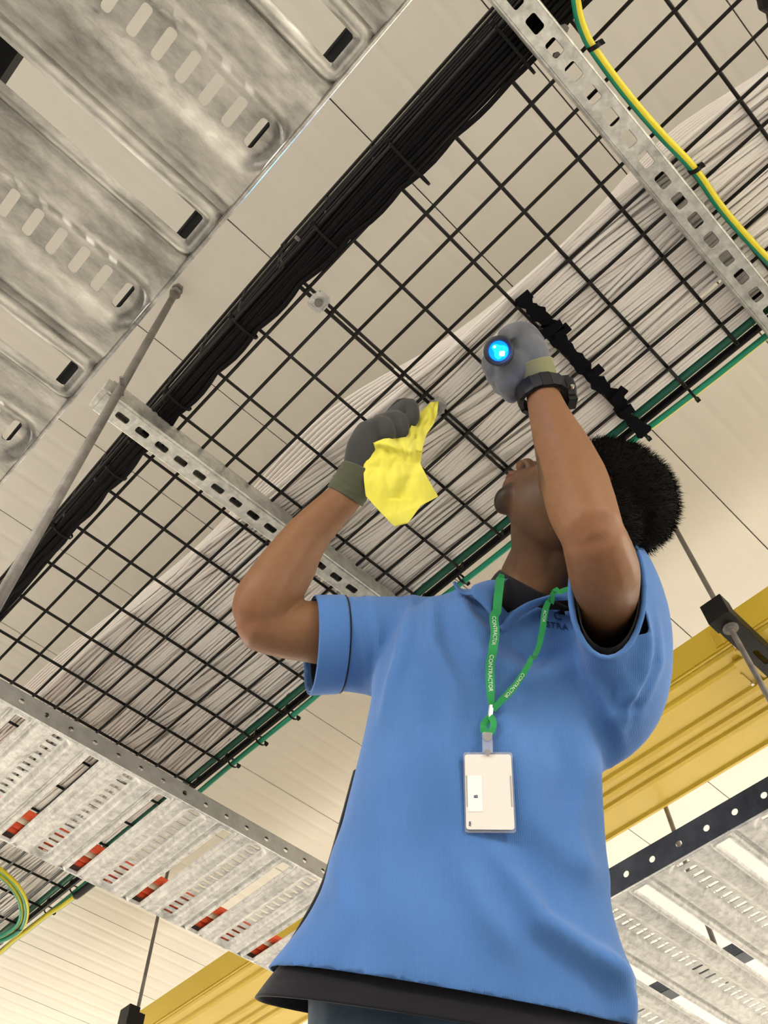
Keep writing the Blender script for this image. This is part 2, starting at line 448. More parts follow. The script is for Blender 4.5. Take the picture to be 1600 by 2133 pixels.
# ------------------------------------------------------------------ threaded rods
def rod(label, u, v, h0, h1, r, nuts=(), washer=True, mat=None):
    t = thing('hanger_rod', label, 'rod', (u, v, h0))
    mesh('rod_shaft', *tube([(u, v, h0), (u, v, h1)], r, 12), mat or m_rod, t, smooth=True)
    for hn in nuts:
        mesh('hex_nut', *nut((u, v, hn), (0, 0, 1), r * 1.75, r * 1.8), m_rod, t)
    return t
ra = rod('grey hanger rod bolted to the ceiling beside the large upper left tray', -.672, .1107, .50, HCEIL, .0068, (HCEIL - .012, HCEIL - .036))
mesh('clamp_bolt', *tube([(-.690, .120, 1.253), (-.674, .1107, 1.253)], .0065, 6), m_rod, ra)
mesh('clamp_bolt', *tube([(-.668, .1107, 1.253), (-.655, .1007, 1.253)], .004, 6), m_rod, ra)
DH = 1.34                       # underside of the yellow duct
BR = (-.3000, 1.270); BL = (-2.236, 1.240)
rod('grey hanger rod through the black bracket right of the man', BR[0], BR[1], .80, HCEIL, .0056, (DH - .048,))
rod('dark hanger rod into the black bracket at the bottom left', BL[0], BL[1], 1.225, HCEIL, .0052, (DH - .093,))
rc = ph(1404, 1730, 1.0); k = 1.69 / rc[1]
rod('dark hanger rod between yellow duct and drilled tray rail', rc[0] * k, 1.69, .935, HCEIL, .0056)
def black_bracket(label, u, v, L=.44, dz=0.0):
    t = thing('duct_bracket', label, 'bracket', (u, v + .15, DH - .044))
    P0 = np.array([u - .021, v - .035, DH - .043 - dz])
    V2, F2 = sheet(np.linspace(0, L, 12), [0, .041], [rrect(.145 + .11 * k, .0205, .05, .011, .005, 3) for k in range(3) if .2 + .11 * k < L])
    o = mesh('slotted_channel', np.stack([P0[0] + V2[:, 1], P0[1] + V2[:, 0], np.full(len(V2), P0[2])], -1), F2, m_blackpl, t)
    md = o.modifiers.new('thickness', 'SOLIDIFY'); md.thickness = .0025; md.offset = 0
    for s in (0, .041):
        mesh('channel_side', *bbox_(P0 + (s - .001, 0, 0), P0 + (s + .001, L, .041)), m_blackpl, t)
    mesh('end_cap', *bbox_(P0 + (-.003, -.004, -.002), P0 + (.044, .030, .052)), m_blackpl, t)
    mesh('washer', *nut((u, v, DH - .046 - dz), (0, 0, 1), .016, .002, 16), m_rod, t)
    return t
black_bracket('black slotted bracket under the yellow duct right of the man', *BR)
black_bracket('black bracket under the yellow duct at the bottom left edge', *BL, L=.05, dz=.045)

# ------------------------------------------------------------------ yellow fibre duct
def yellow_duct():
    v0, v1 = DH * 1.0145, DH * 1.2425
    t = thing('fibre_duct', 'yellow plastic fibre duct running behind the man', 'duct', (-1.2, (v0 + v1) / 2, DH))
    w = v1 - v0; rb = lambda f: v0 + w * f
    def section(a, b):
        bot = [(0, .086), (0, .010), (.004, .003), (.010, .0)]
        for f in (.155, .435, .57, .69):
            c = w * f; bot += [(c - .011, 0), (c - .007, -.005), (c + .003, -.006), (c + .009, -.001), (c + .011, .0)]
        bot += [(w - .016, 0), (w - .011, -.006), (w - .004, -.006), (w, 0), (w, .086)]
        out = bot; inn = [(min(max(p, .003), w - .003), q + .003 if 0 < i < len(bot) - 1 else q) for i, (p, q) in enumerate(bot)][::-1]
        poly = out + inn
        return loft([[(a, v0 + p, DH + q) for p, q in poly], [(b, v0 + p, DH + q) for p, q in poly]])
    for a, b in ((-3.3, -.3345), (-.332, .75)):
        V, F = section(a, b); mesh('duct_trough', V, F, m_yduct, t)
    # side seam line and coupling clips
    for a, b in ((-3.3, .75),):
        mesh('seam_rib', *bbox_((a, v0 - .003, DH + .004), (b, v0, DH + .007)), m_yduct, t)
        mesh('seam_rib', *bbox_((a, v0 - .002, DH + .011), (b, v0, DH + .014)), m_yduct, t)
    uc = -.333
    for f0, f1 in ((-.29, -.02), (.03, .13), (.22, .41), (.46, .56), (.60, .68), (.73, .98)):
        a, b = rb(f0), rb(f1)
        if f0 < 0:
            for du in (-.012, .012):
                mesh('clip_rail', *bbox_((uc + du - .002, v0 - .004, DH + .018), (uc + du + .002, v0, DH + .078)), m_yduct, t)
                mesh('clip_rail', *bbox_((uc + du * 2.6 - .0015, v0 - .003, DH + .022), (uc + du * 2.6 + .0015, v0, DH + .070)), m_yduct, t)
            mesh('clip_rail', *bbox_((uc - .033, v0 - .003, DH + .020), (uc + .033, v0, DH + .023)), m_yduct, t)
        else:
            mesh('coupling_rib', *bbox_((uc - .0045, a, DH - .006), (uc + .0045, b, DH)), m_yduct, t)
            if f1 - f0 > .15:
                for du in (-.032, .032):
                    mesh('coupling_rib', *bbox_((uc + du - .0015, a + .008, DH - .004), (uc + du + .0015, b - .008, DH)), m_yduct, t)
                    mesh('clip_pin', *bbox_((uc + du - .003, b - .012, DH - .006), (uc + du + .003, b - .006, DH)), m_lampw, t)
    for f in (.155, .435, .57, .69):
        mesh('coupling_saddle', *bbox_((uc - .026, rb(f) - .013, DH - .0085), (uc + .026, rb(f) + .011, DH - .004)), m_yduct, t)
    return t
yellow_duct()

# ------------------------------------------------------------------ basket tray
BH = 1.2745
OX, OY = .04156, .17123
def cu(i): return OX - .1 * i
def cv(j): return OY + .05 * j
RW = .0028
def basket(label, crosses, ulo, uhi, dv=0.0, dh=0.0):
    t = thing('basket_tray', label, 'cable tray', ((ulo + uhi) / 2, cv(6), BH))
    first = None
    for j in range(13):
        P = [(ulo, cv(j) + dv, BH + dh), (uhi, cv(j) + dv, BH + dh)]
        mesh('long_wire', *tube(P, RW, 8), m_black, t, smooth=True)
    dl = lambda u: float(np.interp(u, [-2.62, -1.2, -.8, -.36, .8], [.026, .022, .007, -.001, -.004]))      # the left side leans in a little
    for jv in (-.13, 12.13):
        for hh in (.05, .10):
            uu_ = np.linspace(ulo, uhi, 8)
            P = [(x, cv(jv) + dv + (dl(x) if jv < 0 else 0), BH + dh + hh) for x in uu_]
            mesh('side_wire', *tube(P, RW, 8), m_black, t, smooth=True)
    for i in crosses:
        u = cu(i); a, b = cv(-.02) + dv + max(0, dl(u)), cv(12.02) + dv
        base = [(a - .004, .105), (a - .004, .03), (a - .002, .010), (a + .006, .0052), (b - .006, .0052), (b + .002, .010), (b + .004, .03), (b + .004, .105)]
        mesh('cross_wire', *tube([(u, p, BH + dh + q) for p, q in base], RW, 8), m_black, t, smooth=True)
    return t
basket('black wire basket tray overhead, section to the right of the silver splice clamps', [-14, -13, -12, -11, -10, -9, -8, -7, -6, -5, -4, -3, -2, -1, 0, 1, 2, 3, 3.975], cu(4.04), 1.5)
basket('black wire basket tray overhead, section from the splice clamps to the lower left', [4.065] + list(range(5, 27)), -2.62, cu(3.965), .0015, 0)
def splice(label, q):
    c = ph(*q, BH - .004)
    t = thing('splice_clamp', label, 'clamp', c, 'silver splice clamps')
    uc = cu(4.02)
    mesh('clamp_plate', *bbox_((uc - .0125, c[1] - .0125, BH - .0045), (uc + .0125, c[1] + .0125, BH - .003)), m_strut, t)
    for s in (-1, 1):
        mesh('clamp_wing', *bbox_((uc - .0125 * s - .002, c[1] - .009, BH - .006), (uc - .0125 * s + .002, c[1] + .009, BH + .006)), m_strut, t)
        mesh('clamp_tab', *bbox_((uc - .006, c[1] + s * .0125 - .0015, BH - .007), (uc + .006, c[1] + s * .0125 + .0015, BH - .002)), m_strut, t)
    mesh('screw_head', *nut((uc, c[1], BH - .007), (0, 0, 1), .0062, .006, 12), m_rod, t)
splice('silver splice clamp joining basket sections beside black cable bundle', (665, 628))
splice('silver splice clamp joining basket sections above the yellow cloth', (912, 846))
c = ph(622, 499, 1.29)
bl = thing('splice_bolt', 'small steel bolt through the basket side left of black bundle', 'bolt', c)
mesh('bolt_shank', *tube([c + (0, -.006, 0), c + (0, .012, 0)], .003, 8), m_rod, bl)
mesh('bolt_nut', *nut(c + (0, .006, 0), (0, 1, 0), .007, .006), m_rod, bl)

# ------------------------------------------------------------------ cables
def cable(name, P, r, mat, label=None, cat=None, group=None, sides=6, parent=None, kind=None):
    V, F = tube(P, r, sides, caps=True)
    return mesh(name, V, F, mat, parent, smooth=True, label=label, cat=cat, group=group, kind=kind)
CAB_L = 'white network cable lying among many alike in the black basket tray'
UU = np.arange(-2.60, 1.45, .036)
left_edge = np.interp(UU, [-2.6, -1.9, -1.36, -1.11, -.77, -.586, -.318, -.02, .158, .29, .62, 1.45], [.36, .36, .378, .386, .402, .425, .448, .455, .463, .474, .485, .485])
right_edge = np.full(len(UU), cv(11.55))
r_c = .0034
def wander(amp, wl):
    ph0 = rng.uniform(0, 6.28, 3); a = amp * rng.uniform(.5, 1, 3) * np.array([1, .6, .3])
    return sum(a[k] * np.sin(UU * 6.283 / (wl / (1 + k * .7)) + ph0[k]) for k in range(3))
for layer, nn in ((0, 50), (1, 50), (2, 44)):
    nb_ = 7 if layer == 0 else 8
    sway = [wander(.011 if layer == 0 else .015, 1.3) for _ in range(nb_)]; lift = [np.abs(wander(.0022, .8)) for _ in range(nb_)]
    for k in range(nn):
        f = (k + .5) / nn; b = min(int(f * nb_), nb_ - 1)
        width = right_edge - left_edge - .004 * layer
        edge = np.minimum(1, np.minimum(f, 1 - f) * 10)
        v = left_edge + .002 * layer + f * width + (sway[b] + wander(.0016, .7)) * edge
        if layer == 0 and f < .07:
            v = v + np.abs(wander(.008, .8))
        if rng.uniform() < .16:       # some cross the others
            v = v + rng.uniform(-.045, .045) * (UU - rng.uniform(-2, .3)) * edge
        v = np.clip(v, cv(2.9), right_edge + .004)
        z = BH + .0026 + .0052 + r_c + layer * .0068 + lift[b] * (1 + .4 * layer)
        cable('network_cable', np.stack([UU, v, z], -1), r_c * rng.uniform(.92, 1.08), m_white if rng.uniform() < .7 else m_white2, CAB_L, 'cable', 'white cables in the basket tray', 6)
# a few stray ones that leave to the left, higher up
for k in range(9):
    f = k / 8
    v = left_edge - .012 - .05 * f * np.exp(-((UU + .42 + .1 * f) / .22) ** 2) - .03 * f * np.exp(-((UU + 1.35) / .3) ** 2) - .022 * f * np.exp(-((UU - .15) / .12) ** 2) + .03
    P = np.stack([UU, v, np.full(len(UU), BH + .030 + .004 * k)], -1)
    cable('network_cable', P, r_c, m_white2, CAB_L, 'cable', 'white cables in the basket tray', 5)

# black bundle along the left side of the basket
bun = thing('cable_bundle', 'black cables strapped along the left side of the basket tray', 'cables', (-.9, .19, BH))
UB = np.arange(-2.6, 1.45, .02)
for k, (vv, hh) in enumerate(((.1640, .030), (.1655, .022), (.1680, .014), (.172, .008), (.1765, .0042), (.1820, .0035), (.1870, .0035), (.1920, .0035), (.170, .036), (.176, .020), (.184, .014), (.191, .012))):
    P = np.stack([UB, vv + .004 + np.interp(UB, [-2.6, -1.16, -.8, -.47, -.1, .2], [.022, .020, .009, .001, -.005, -.004]) + .0012 * np.sin(UB * 9 + k), np.full(len(UB), BH - .004 + hh)], -1)
    cable('thin_cable', P, .0030, m_blackcab, parent=bun)
sag = lambda ph0: np.abs(np.sin((UB - OX + ph0) * np.pi / .1))
for k in range(7):
    wv = rng.uniform(.75, 1.25)
    Wd = np.interp(UB, [-2.6, -.9, -.5, -.35, -.15, .05, .7], [.42, .42, .44, .48, .78, 1, 1])
    sc_ = np.interp(UB, [-2.6, -.4, -.1, .08, .7], [.0052, .0052, .0045, .0015, .001])
    P = np.stack([UB, .186 + .0074 * k * Wd + sc_ * (k / 6) ** 1.5 * sag(0) * wv, BH + .0005 + .0018 * (k % 3) - .002 * sag(0) * (k > 3)], -1)
    cable('thin_cable', P, .0045, m_blackcab, parent=bun)
def tie(label, c, axis, r, head_dir, group=None, w=.004):
    """strap ring around an axis plus head block"""
    axis = N(axis); hd = N(head_dir); side = np.cross(axis, hd)
    th = np.linspace(0, 2 * np.pi, 17)[:-1]
    rr = np.array(r) if np.iterable(r) else np.array([r, r])
    outer, inner = [], []
    R = []
    for s in (-w / 2, w / 2):
        R.append([np.asarray(c) + axis * s + hd * (np.cos(a) * rr[0]) + side * (np.sin(a) * rr[1]) for a in th])
    V, F = loft(R, caps=False)
    t = thing('cable_tie', label, 'cable tie', c, group)
    o = mesh('strap', V, F, m_blackpl, t); md = o.modifiers.new('thickness', 'SOLIDIFY'); md.thickness = .0013; md.offset = 1
    hc = np.asarray(c) + hd * (rr[0] + .003)
    mesh('tie_head', *box(hc, .0035, .003, .003, np.array([axis, hd, side])), m_blackpl, t)
    return t
ORD = ['first', 'second', 'third', 'fourth', 'fifth', 'sixth', 'seventh', 'eighth']
for n_, q in enumerate(((1017, 38), (805, 291), (655, 469), (485, 661), (355, 820), (215, 963), (107, 1090))):
    c = ph(*q, BH + .004); wide = c[0] > -.2; lo_ = .166 + float(np.interp(c[0], [-1.2, -.8, -.36], [.022, .007, 0])); hi_ = .246 if wide else .216
    tie(ORD[n_] + ' cable tie from the top along the left of the black bundle', (c[0], (lo_ + hi_) / 2, BH + .003), (1, 0, 0), ((hi_ - lo_) / 2, .0105), (0, -1, 0), 'cable ties on the black bundle')
for k in range(-4, 24):
    pass

# velcro strap across the white cables
vs = thing('hook_loop_strap', 'black hook and loop strap across the white cables right of the torch', 'strap', (-.15, .6, BH))
pts = [ph(*q, 1.262) for q in ((1085, 617), (1110, 645), (1143, 672), (1147, 690), (1190, 735), (1228, 780), (1262, 812), (1292, 835), (1300, 860), (1347, 905))]
P = spline(pts, 60)
T = np.gradient(P, axis=0); T /= np.linalg.norm(T, axis=1)[:, None]
sd = np.stack([-T[:, 1], T[:, 0], 0 * T[:, 0]], -1)
wd = .0105 + .0022 * np.sin(np.arange(60) * .9) + .0018 * np.sin(np.arange(60) * 2.3)
R = []
for k in range(60):
    R.append([P[k] - sd[k] * wd[k] + (0, 0, .0015), P[k] - sd[k] * wd[k], P[k] + sd[k] * wd[k], P[k] + sd[k] * wd[k] + (0, 0, .0015)])
mesh('strap_band', *loft(R), m_velcro, vs)
for q, a in (((1147, 688), .02), ((1172, 690), .012), ((1240, 776), .013), ((1290, 822), .013), ((1305, 857), .012), ((1092, 622), .012)):
    c = ph(*q, 1.258); i = int(np.argmin(np.linalg.norm(P - c, axis=1)))
    mesh('strap_flap', *box(c, a, .007, .003, np.array([sd[i], T[i], [0, 0, 1]])), m_velcro, vs)

# earth cables: two-coloured tubes
def earth(name, label, P, r, frac=.5, phase=0.0, cols=None, twist=0.0, group=None, parent=None):
    sides = 10; V, F = tube(P, r, sides); n = len(P)
    idx = []
    for i in range(n - 1):
        for k in range(sides):
            idx.append(0 if (((k + .5) / sides + phase + twist * i) % 1) < frac else 1)
    idx += [0, 0]
    return mesh(name, V, F, None, parent, smooth=True, label=label, cat=None if parent else 'cable', group=group, mats=cols or [m_yel, m_green], midx=idx)
pts = [ph(*q, 1.252) for q in ((1196, -40), (1200, 0), (1206, 35), (1218, 70), (1237, 104), (1300, 190), (1375, 278), (1445, 352), (1500, 430), (1560, 500), (1620, 562))]
earth('earth_cable', 'yellow and green earth cable running beside the upper right channel', spline(pts, 60), .0062, .58, .32)
for q, lab_ in (((1237, 97), 'upper black cable tie on the yellow and green earth cable at upper right'), ((1447, 353), 'lower black cable tie on the yellow and green earth cable, above white cables')):
    c = ph(*q, 1.252)
    tie(lab_, c, spline(pts, 60)[30] - spline(pts, 60)[20], .0075, ph(q[0] + 25, q[1] - 15, 1.252) - c, 'cable ties on the upper right earth cable', .006)
ug = np.linspace(-2.45, 1.45, 170)
vg = np.interp(ug, [-2.45, -1.34, -.9, -.46, -.15, .0, .62], [.792, .790, .7845, .794, .7835, .789, .797])
earth('earth_cable', 'green earth cable with yellow stripe along the right rim of the basket', np.stack([ug, vg, np.full(len(ug), BH + .002) + .002 * np.sin(ug * 14)], -1), .0056, .24, .30, twist=.0035)
cable('earth_cable', np.stack([ug, np.full(len(ug), cv(11.72)), np.full(len(ug), BH + .013)], -1), .0075, m_dkgreen, 'dark green cable inside the basket along its right side', 'cable', sides=8)
cable('earth_cable', np.stack([ug, np.full(len(ug), cv(12.25)), np.full(len(ug), BH + .030)], -1), .006, m_blackcab, 'black cable along the outside of the right basket rim', 'cable', sides=8)
for n_, q in enumerate(((1440, 818), (1343, 905), (947, 1195), (610, 1492), (545, 1547), (485, 1592), (150, 1855), (100, 1900))):
    c = ph(*q, BH)
    tie(ORD[n_] + ' cable tie from the right holding green earth cable to basket rim', (c[0], .788, BH + .004), (1, 0, 0), (.012, .009), (0, 1, 0), 'cable ties on the right basket rim', .004)
# loops at the lower left
lp = [(-60, 1790), (-20, 1800), (5, 1815), (32, 1840), (50, 1868), (56, 1895), (52, 1920), (40, 1940), (15, 1955), (-10, 1962), (-50, 1965)]
for k, (dx, dh, lab) in enumerate(((0, 0, 'outer yellow and green earth cable of the loop at the lower left edge'), (-11, .003, 'inner yellow and green earth cable of the loop at the lower left edge'))):
    pts = [ph(x + dx, y + (0 if k == 0 else 3 if y < 1900 else -6 if y > 1935 else 0), 1.250 + dh) for x, y in lp]
    earth('earth_cable', lab, spline(pts, 50), .0056, .5, .25)
pts = [ph(*q, 1.258) for q in ((185, 1846), (155, 1868), (128, 1888), (100, 1905), (55, 1940), (30, 1958), (0, 1985), (-50, 2020))]
earth('earth_cable', 'yellow and green earth cable leaving the black sleeve at the lower left', spline(pts, 40), .0056, .5, .75)
cable('cable_sleeve', spline([ph(*q, 1.258) for q in ((215, 1825), (190, 1842), (172, 1856), (158, 1866))], 10), .0095, m_blackpl, 'short black sleeve on earth cable below the lower left tray', 'sleeve', sides=8)
c = ph(36, 1938, 1.25); tie('black cable tie around both looped earth cables at the lower left', c, spline(pts, 40)[30] - spline(pts, 40)[20], .011, (1, .2, -.4))
# red and cream cables inside the low tray
VV = np.linspace(-.4, 1.55, 50)
for k, (u, m, lab) in enumerate(((-1.4995, m_red, 'red cable in the lower left tray, outermost along its far side'), (-1.4805, m_red, 'red cable in the lower left tray, between red and cream cables'),
                            (-1.4615, m_cream, 'cream cable in the lower left tray between red cables'), (-1.4430, m_red, 'red cable in the lower left tray on the near side of the cream cable'))):
    P = np.stack([u + .002 * np.sin(VV * 5 + k), VV, np.full(50, 1.08 + .0085 + .0092)], -1)
    cable('power_cable', P, .0088 if m is not m_cream else .008, m, lab, 'cable', sides=10)
# corrugated conduit at the top right corner
V = np.linspace(-.6, .475, 180)
cable_c = np.stack([np.full(180, .374), V, np.full(180, 1.40)], -1)
VV_, FF_ = tube(cable_c, .0235 + .0022 * np.sin(np.arange(180) * np.pi / 2 * 1.0), 14)
mesh('corrugated_conduit', VV_, FF_, m_blackpl, smooth=False, label='black corrugated conduit above the basket at the top right corner', cat='conduit')
# ------------------------------------------------------------------ the man
def vcol_mat(name, rough=.5, spec=.4, nscale=90, bump=.12, sss=0.0):
    m = nmat(name, (1, 1, 1), rough, 0, spec); nt = m.node_tree; b = nt.nodes['Principled BSDF']
    a = nt.nodes.new('ShaderNodeVertexColor'); a.layer_name = 'tone'
    tc = nt.nodes.new('ShaderNodeTexCoord'); n = nt.nodes.new('ShaderNodeTexNoise'); n.inputs['Scale'].default_value = nscale; n.inputs['Detail'].default_value = 5
    nt.links.new(tc.outputs['Object'], n.inputs['Vector'])
    mr = nt.nodes.new('ShaderNodeMapRange'); mr.inputs[3].default_value = .86; mr.inputs[4].default_value = 1.12
    nt.links.new(n.outputs['Fac'], mr.inputs[0])
    mx = nt.nodes.new('ShaderNodeVectorMath'); mx.operation = 'SCALE'
    nt.links.new(a.outputs['Color'], mx.inputs[0]); nt.links.new(mr.outputs[0], mx.inputs['Scale'])
    nt.links.new(mx.outputs[0], b.inputs['Base Color'])
    bp = nt.nodes.new('ShaderNodeBump'); bp.inputs['Strength'].default_value = bump; bp.inputs['Distance'].default_value = .001
    n2 = nt.nodes.new('ShaderNodeTexNoise'); n2.inputs['Scale'].default_value = nscale * 5
    nt.links.new(tc.outputs['Object'], n2.inputs['Vector']); nt.links.new(n2.outputs['Fac'], bp.inputs['Height']); nt.links.new(bp.outputs[0], b.inputs['Normal'])
    return m
m_skin = vcol_mat('skin', .52, .25)
def fabric(name, c1, c2, rib=0.0, scale=60):
    m = nmat(name, c1, .9, 0, .15); nt = m.node_tree; b = nt.nodes['Principled BSDF']
    noise_col(m, c1, c2, 9, 5)
    b.inputs['Sheen Weight'].default_value = .15
    if rib:
        at_ = nt.nodes.new('ShaderNodeAttribute'); at_.attribute_name = 'rib'
        mu = nt.nodes.new('ShaderNodeMath'); mu.operation = 'MULTIPLY'; mu.inputs[1].default_value = 6.2832 / rib
        sn_ = nt.nodes.new('ShaderNodeMath'); sn_.operation = 'SINE'
        nt.links.new(at_.outputs['Fac'], mu.inputs[0]); nt.links.new(mu.outputs[0], sn_.inputs[0])
        bp = nt.nodes.new('ShaderNodeBump'); bp.inputs['Strength'].default_value = .22; bp.inputs['Distance'].default_value = .0005
        nt.links.new(sn_.outputs[0], bp.inputs['Height']); nt.links.new(bp.outputs[0], b.inputs['Normal'])
    return m
m_shirt = fabric('blue_pique', (0.058, 0.152, 0.395), (0.067, 0.168, 0.425), rib=.0023)
m_under = fabric('black_jersey', (0.006, 0.006, 0.010), (0.010, 0.010, 0.015))
m_jeans = fabric('denim', (0.03, 0.055, 0.10), (0.10, 0.15, 0.22)); 
m_hair = nmat('hair_black', (0.0045, 0.004, 0.0035), .8, 0, .06)
m_glove1 = fabric('glove_dark_grey', (0.040, 0.042, 0.044), (0.060, 0.062, 0.064))
m_glove2 = fabric('glove_grey', (0.092, 0.10, 0.122), (0.122, 0.13, 0.152))
m_olive = fabric('glove_cuff_olive', (0.060, 0.065, 0.040), (0.085, 0.09, 0.06))
m_cuffy = fabric('glove_cuff_yellow', (0.16, 0.165, 0.085), (0.21, 0.21, 0.11))
m_cloth = fabric('yellow_cloth', (0.74, 0.69, 0.09), (0.80, 0.755, 0.13))
m_cloth.node_tree.nodes['Principled BSDF'].inputs['Transmission Weight'].default_value = 0
m_lany = fabric('green_webbing', (0.02, 0.24, 0.07), (0.03, 0.28, 0.09))
m_print = nmat('white_print', (0.62, 0.75, 0.66), .7)
m_navy = nmat('navy_thread', (0.01, 0.03, 0.10), .8)
m_card = nmat('white_card', (0.66, 0.63, 0.605), .45, 0, .3)
m_sticker = nmat('white_sticker', (0.78, 0.78, 0.78), .2)
m_clear = nmat('clear_plastic', (0.9, 0.9, 0.92), .15); m_clear.node_tree.nodes['Principled BSDF'].inputs['Transmission Weight'].default_value = .85
m_chrome = nmat('chrome', (0.8, 0.8, 0.8), .2, 1)
m_watch = nmat('watch_black', (0.006, 0.0065, 0.008), .5, 0, .3)
m_torch = nmat('torch_black', (0.008, 0.009, 0.014), .35)
m_eye = nmat('eye_white', (0.75, 0.72, 0.68), .2)

def remesh(V, F, voxel, smooth=2):
    """union of closed shapes: voxel remesh, smoothed -> verts, faces (camera-relative)"""
    me = bpy.data.meshes.new('tmp'); me.from_pydata(np.asarray(V).tolist(), [], [list(f) for f in F]); me.update()
    o = bpy.data.objects.new('tmp', me); COL.objects.link(o)
    m = o.modifiers.new('r', 'REMESH'); m.mode = 'VOXEL'; m.voxel_size = voxel
    if smooth:
        s = o.modifiers.new('s', 'SMOOTH'); s.factor = .5; s.iterations = smooth
    dg = bpy.context.evaluated_depsgraph_get(); ev = o.evaluated_get(dg); m2 = ev.to_mesh()
    n = len(m2.vertices); A = np.zeros(n * 3); m2.vertices.foreach_get('co', A)
    Fo = [tuple(p.vertices) for p in m2.polygons]; ev.to_mesh_clear()
    bpy.data.objects.remove(o); bpy.data.meshes.remove(me)
    return A.reshape(-1, 3), Fo
def normals(V, F):
    n = np.zeros_like(V)
    q = np.array([(f[0], f[1], f[2], f[-1]) for f in F])
    fn = np.cross(V[q[:, 2]] - V[q[:, 0]], V[q[:, 3]] - V[q[:, 1]]); fl = np.linalg.norm(fn, axis=1) < 1e-14
    fn[fl] = np.cross(V[q[fl, 1]] - V[q[fl, 0]], V[q[fl, 2]] - V[q[fl, 0]])
    for k in range(4): np.add.at(n, q[:, k], fn)
    return n / (np.linalg.norm(n, axis=1)[:, None] + 1e-12)
def limb(P, r, sides=16, n=24):
    """smooth tapered closed limb with rounded ends"""
    Pq = spline(np.asarray(P), n); rq = np.interp(np.linspace(0, 1, n), np.linspace(0, 1, len(r)), r)
    T, A, B = frames(Pq); a = Pq[0] - T[0] * rq[0] * .6; b = Pq[-1] + T[-1] * rq[-1] * .6
    Pq = np.concatenate([[a], Pq, [b]]); rq = np.concatenate([[rq[0] * .55], rq, [rq[-1] * .55]])
    return tube(Pq, rq, sides)
def pl(*q):       # list of (x, y, depth) -> points
    return np.array([pd(*a) for a in q])
def hw(*q):       # list of (half width px, depth) -> radii
    return [a * d / F_PX for a, d in q]

man = thing('person', 'man in blue polo shirt and gloves looking up and reaching to the basket tray', 'person', (-.62, .72, -.38))

# head frame
HF = N(-.664 * CR + .493 * CU + .56 * CF); t0 = .678 * CR + .388 * CU + .62 * CF
HU = N(t0 - HF * (t0 @ HF)); HS = np.cross(HU, HF)          # HS: his left
if HS @ CF > 0: HS = -HS
HO = pd(1235, 1054, 1.165); hs = .94
def hl(f, s, u): return HO + hs * (HF * f + HS * s + HU * u)
HAX = np.array([HF, HS, HU])
def hball(c, r, seg=20, rings=14): return ball(hl(*c), np.array(r) * hs, seg, rings, HAX)

# left arm (photo right) and right arm
LA = [(1108, 765, 1.232), (1124, 803, 1.215), (1146, 870, 1.17), (1174, 940, 1.12), (1195, 1000, 1.08), (1213, 1060, 1.04), (1234, 1112, 1.005)]
LAr = hw((30, 1.23), (31, 1.215), (43, 1.17), (60, 1.12), (71, 1.08), (73, 1.04), (66, 1.005))
LB = [(1234, 1112, 1.008), (1258, 1190, 1.04), (1266, 1270, 1.12), (1272, 1345, 1.20)]
LBr = hw((66, 1.005), (75, 1.04), (60, 1.12), (55, 1.20))
RA = [(750, 985, 1.295), (725, 1028, 1.29), (645, 1110, 1.265), (600, 1178, 1.24), (556, 1248, 1.21), (540, 1290, 1.20)]
RAr = hw((33, 1.3), (36, 1.29), (47, 1.265), (60, 1.24), (68, 1.21), (60, 1.2))
RB = [(536, 1296, 1.20), (590, 1314, 1.205), (655, 1316, 1.215), (760, 1325, 1.23), (850, 1335, 1.23)]
RBr = hw((58, 1.2), (56, 1.205), (66, 1.215), (72, 1.23), (76, 1.23))
parts = [limb(pl(*LA), LAr), limb(pl(*LB), LBr), limb(pl(*RA), RAr), limb(pl(*RB), RBr)]
# torso core under the clothes
parts.append(limb(pl((945, 2120, .96), (965, 1850, 1.02), (1000, 1600, 1.11), (1025, 1420, 1.19), (1055, 1360, 1.225)), [.085, .085, .088, .075, .05], 20))
parts.append(limb(pl((850, 1340, 1.24), (1060, 1335, 1.25), (1278, 1350, 1.19)), [.045, .04, .045]))
# neck
parts.append(limb(pl((1085, 1320, 1.235), (1118, 1240, 1.205), (1150, 1165, 1.19), (1205, 1080, 1.175)), [.060, .060, .056, .060], 20))
parts.append(limb(pl((1120, 1235, 1.195), (1127, 1155, 1.175), (1112, 1085, 1.160)), [.048, .042, .032], 18))
# head
parts += [hball((-.002, 0, .026), (.087, .073, .080)), hball((.040, 0, -.020), (.058, .064, .088)), hball((.030, 0, -.070), (.062, .056, .042)),
          hball((.083, 0, -.096), (.0165, .023, .0175)), hball((.082, 0, -.050), (.030, .034, .034)), hball((.080, 0, .036), (.020, .050, .016)),
          hball((.066, .034, -.010), (.026, .022, .026)), hball((.066, -.034, -.010), (.026, .022, .026))]
parts.append(limb([hl(.090, 0, .036), hl(.106, 0, .014), hl(.119, 0, -.004)], [.009, .010, .0125], 12, 10))
parts += [hball((.126, 0, -.008), (.0125, .012, .011)), hball((.113, .0145, -.014), (.013, .0090, .0105)), hball((.113, -.0145, -.014), (.013, .0090, .0105)), hball((.096, 0, -.035), (.016, .022, .020)), hball((.087, 0, -.083), (.015, .024, .014)),
          hball((.107, 0, -.0555), (.0135, .024, .0075)), hball((.099, 0, -.0705), (.0130, .021, .0080)),
          hball((.008, .068, -.026), (.017, .008, .028)), hball((.008, -.068, -.026), (.017, .008, .028))]
V, F = remesh(*join(*parts), .0042, 4)
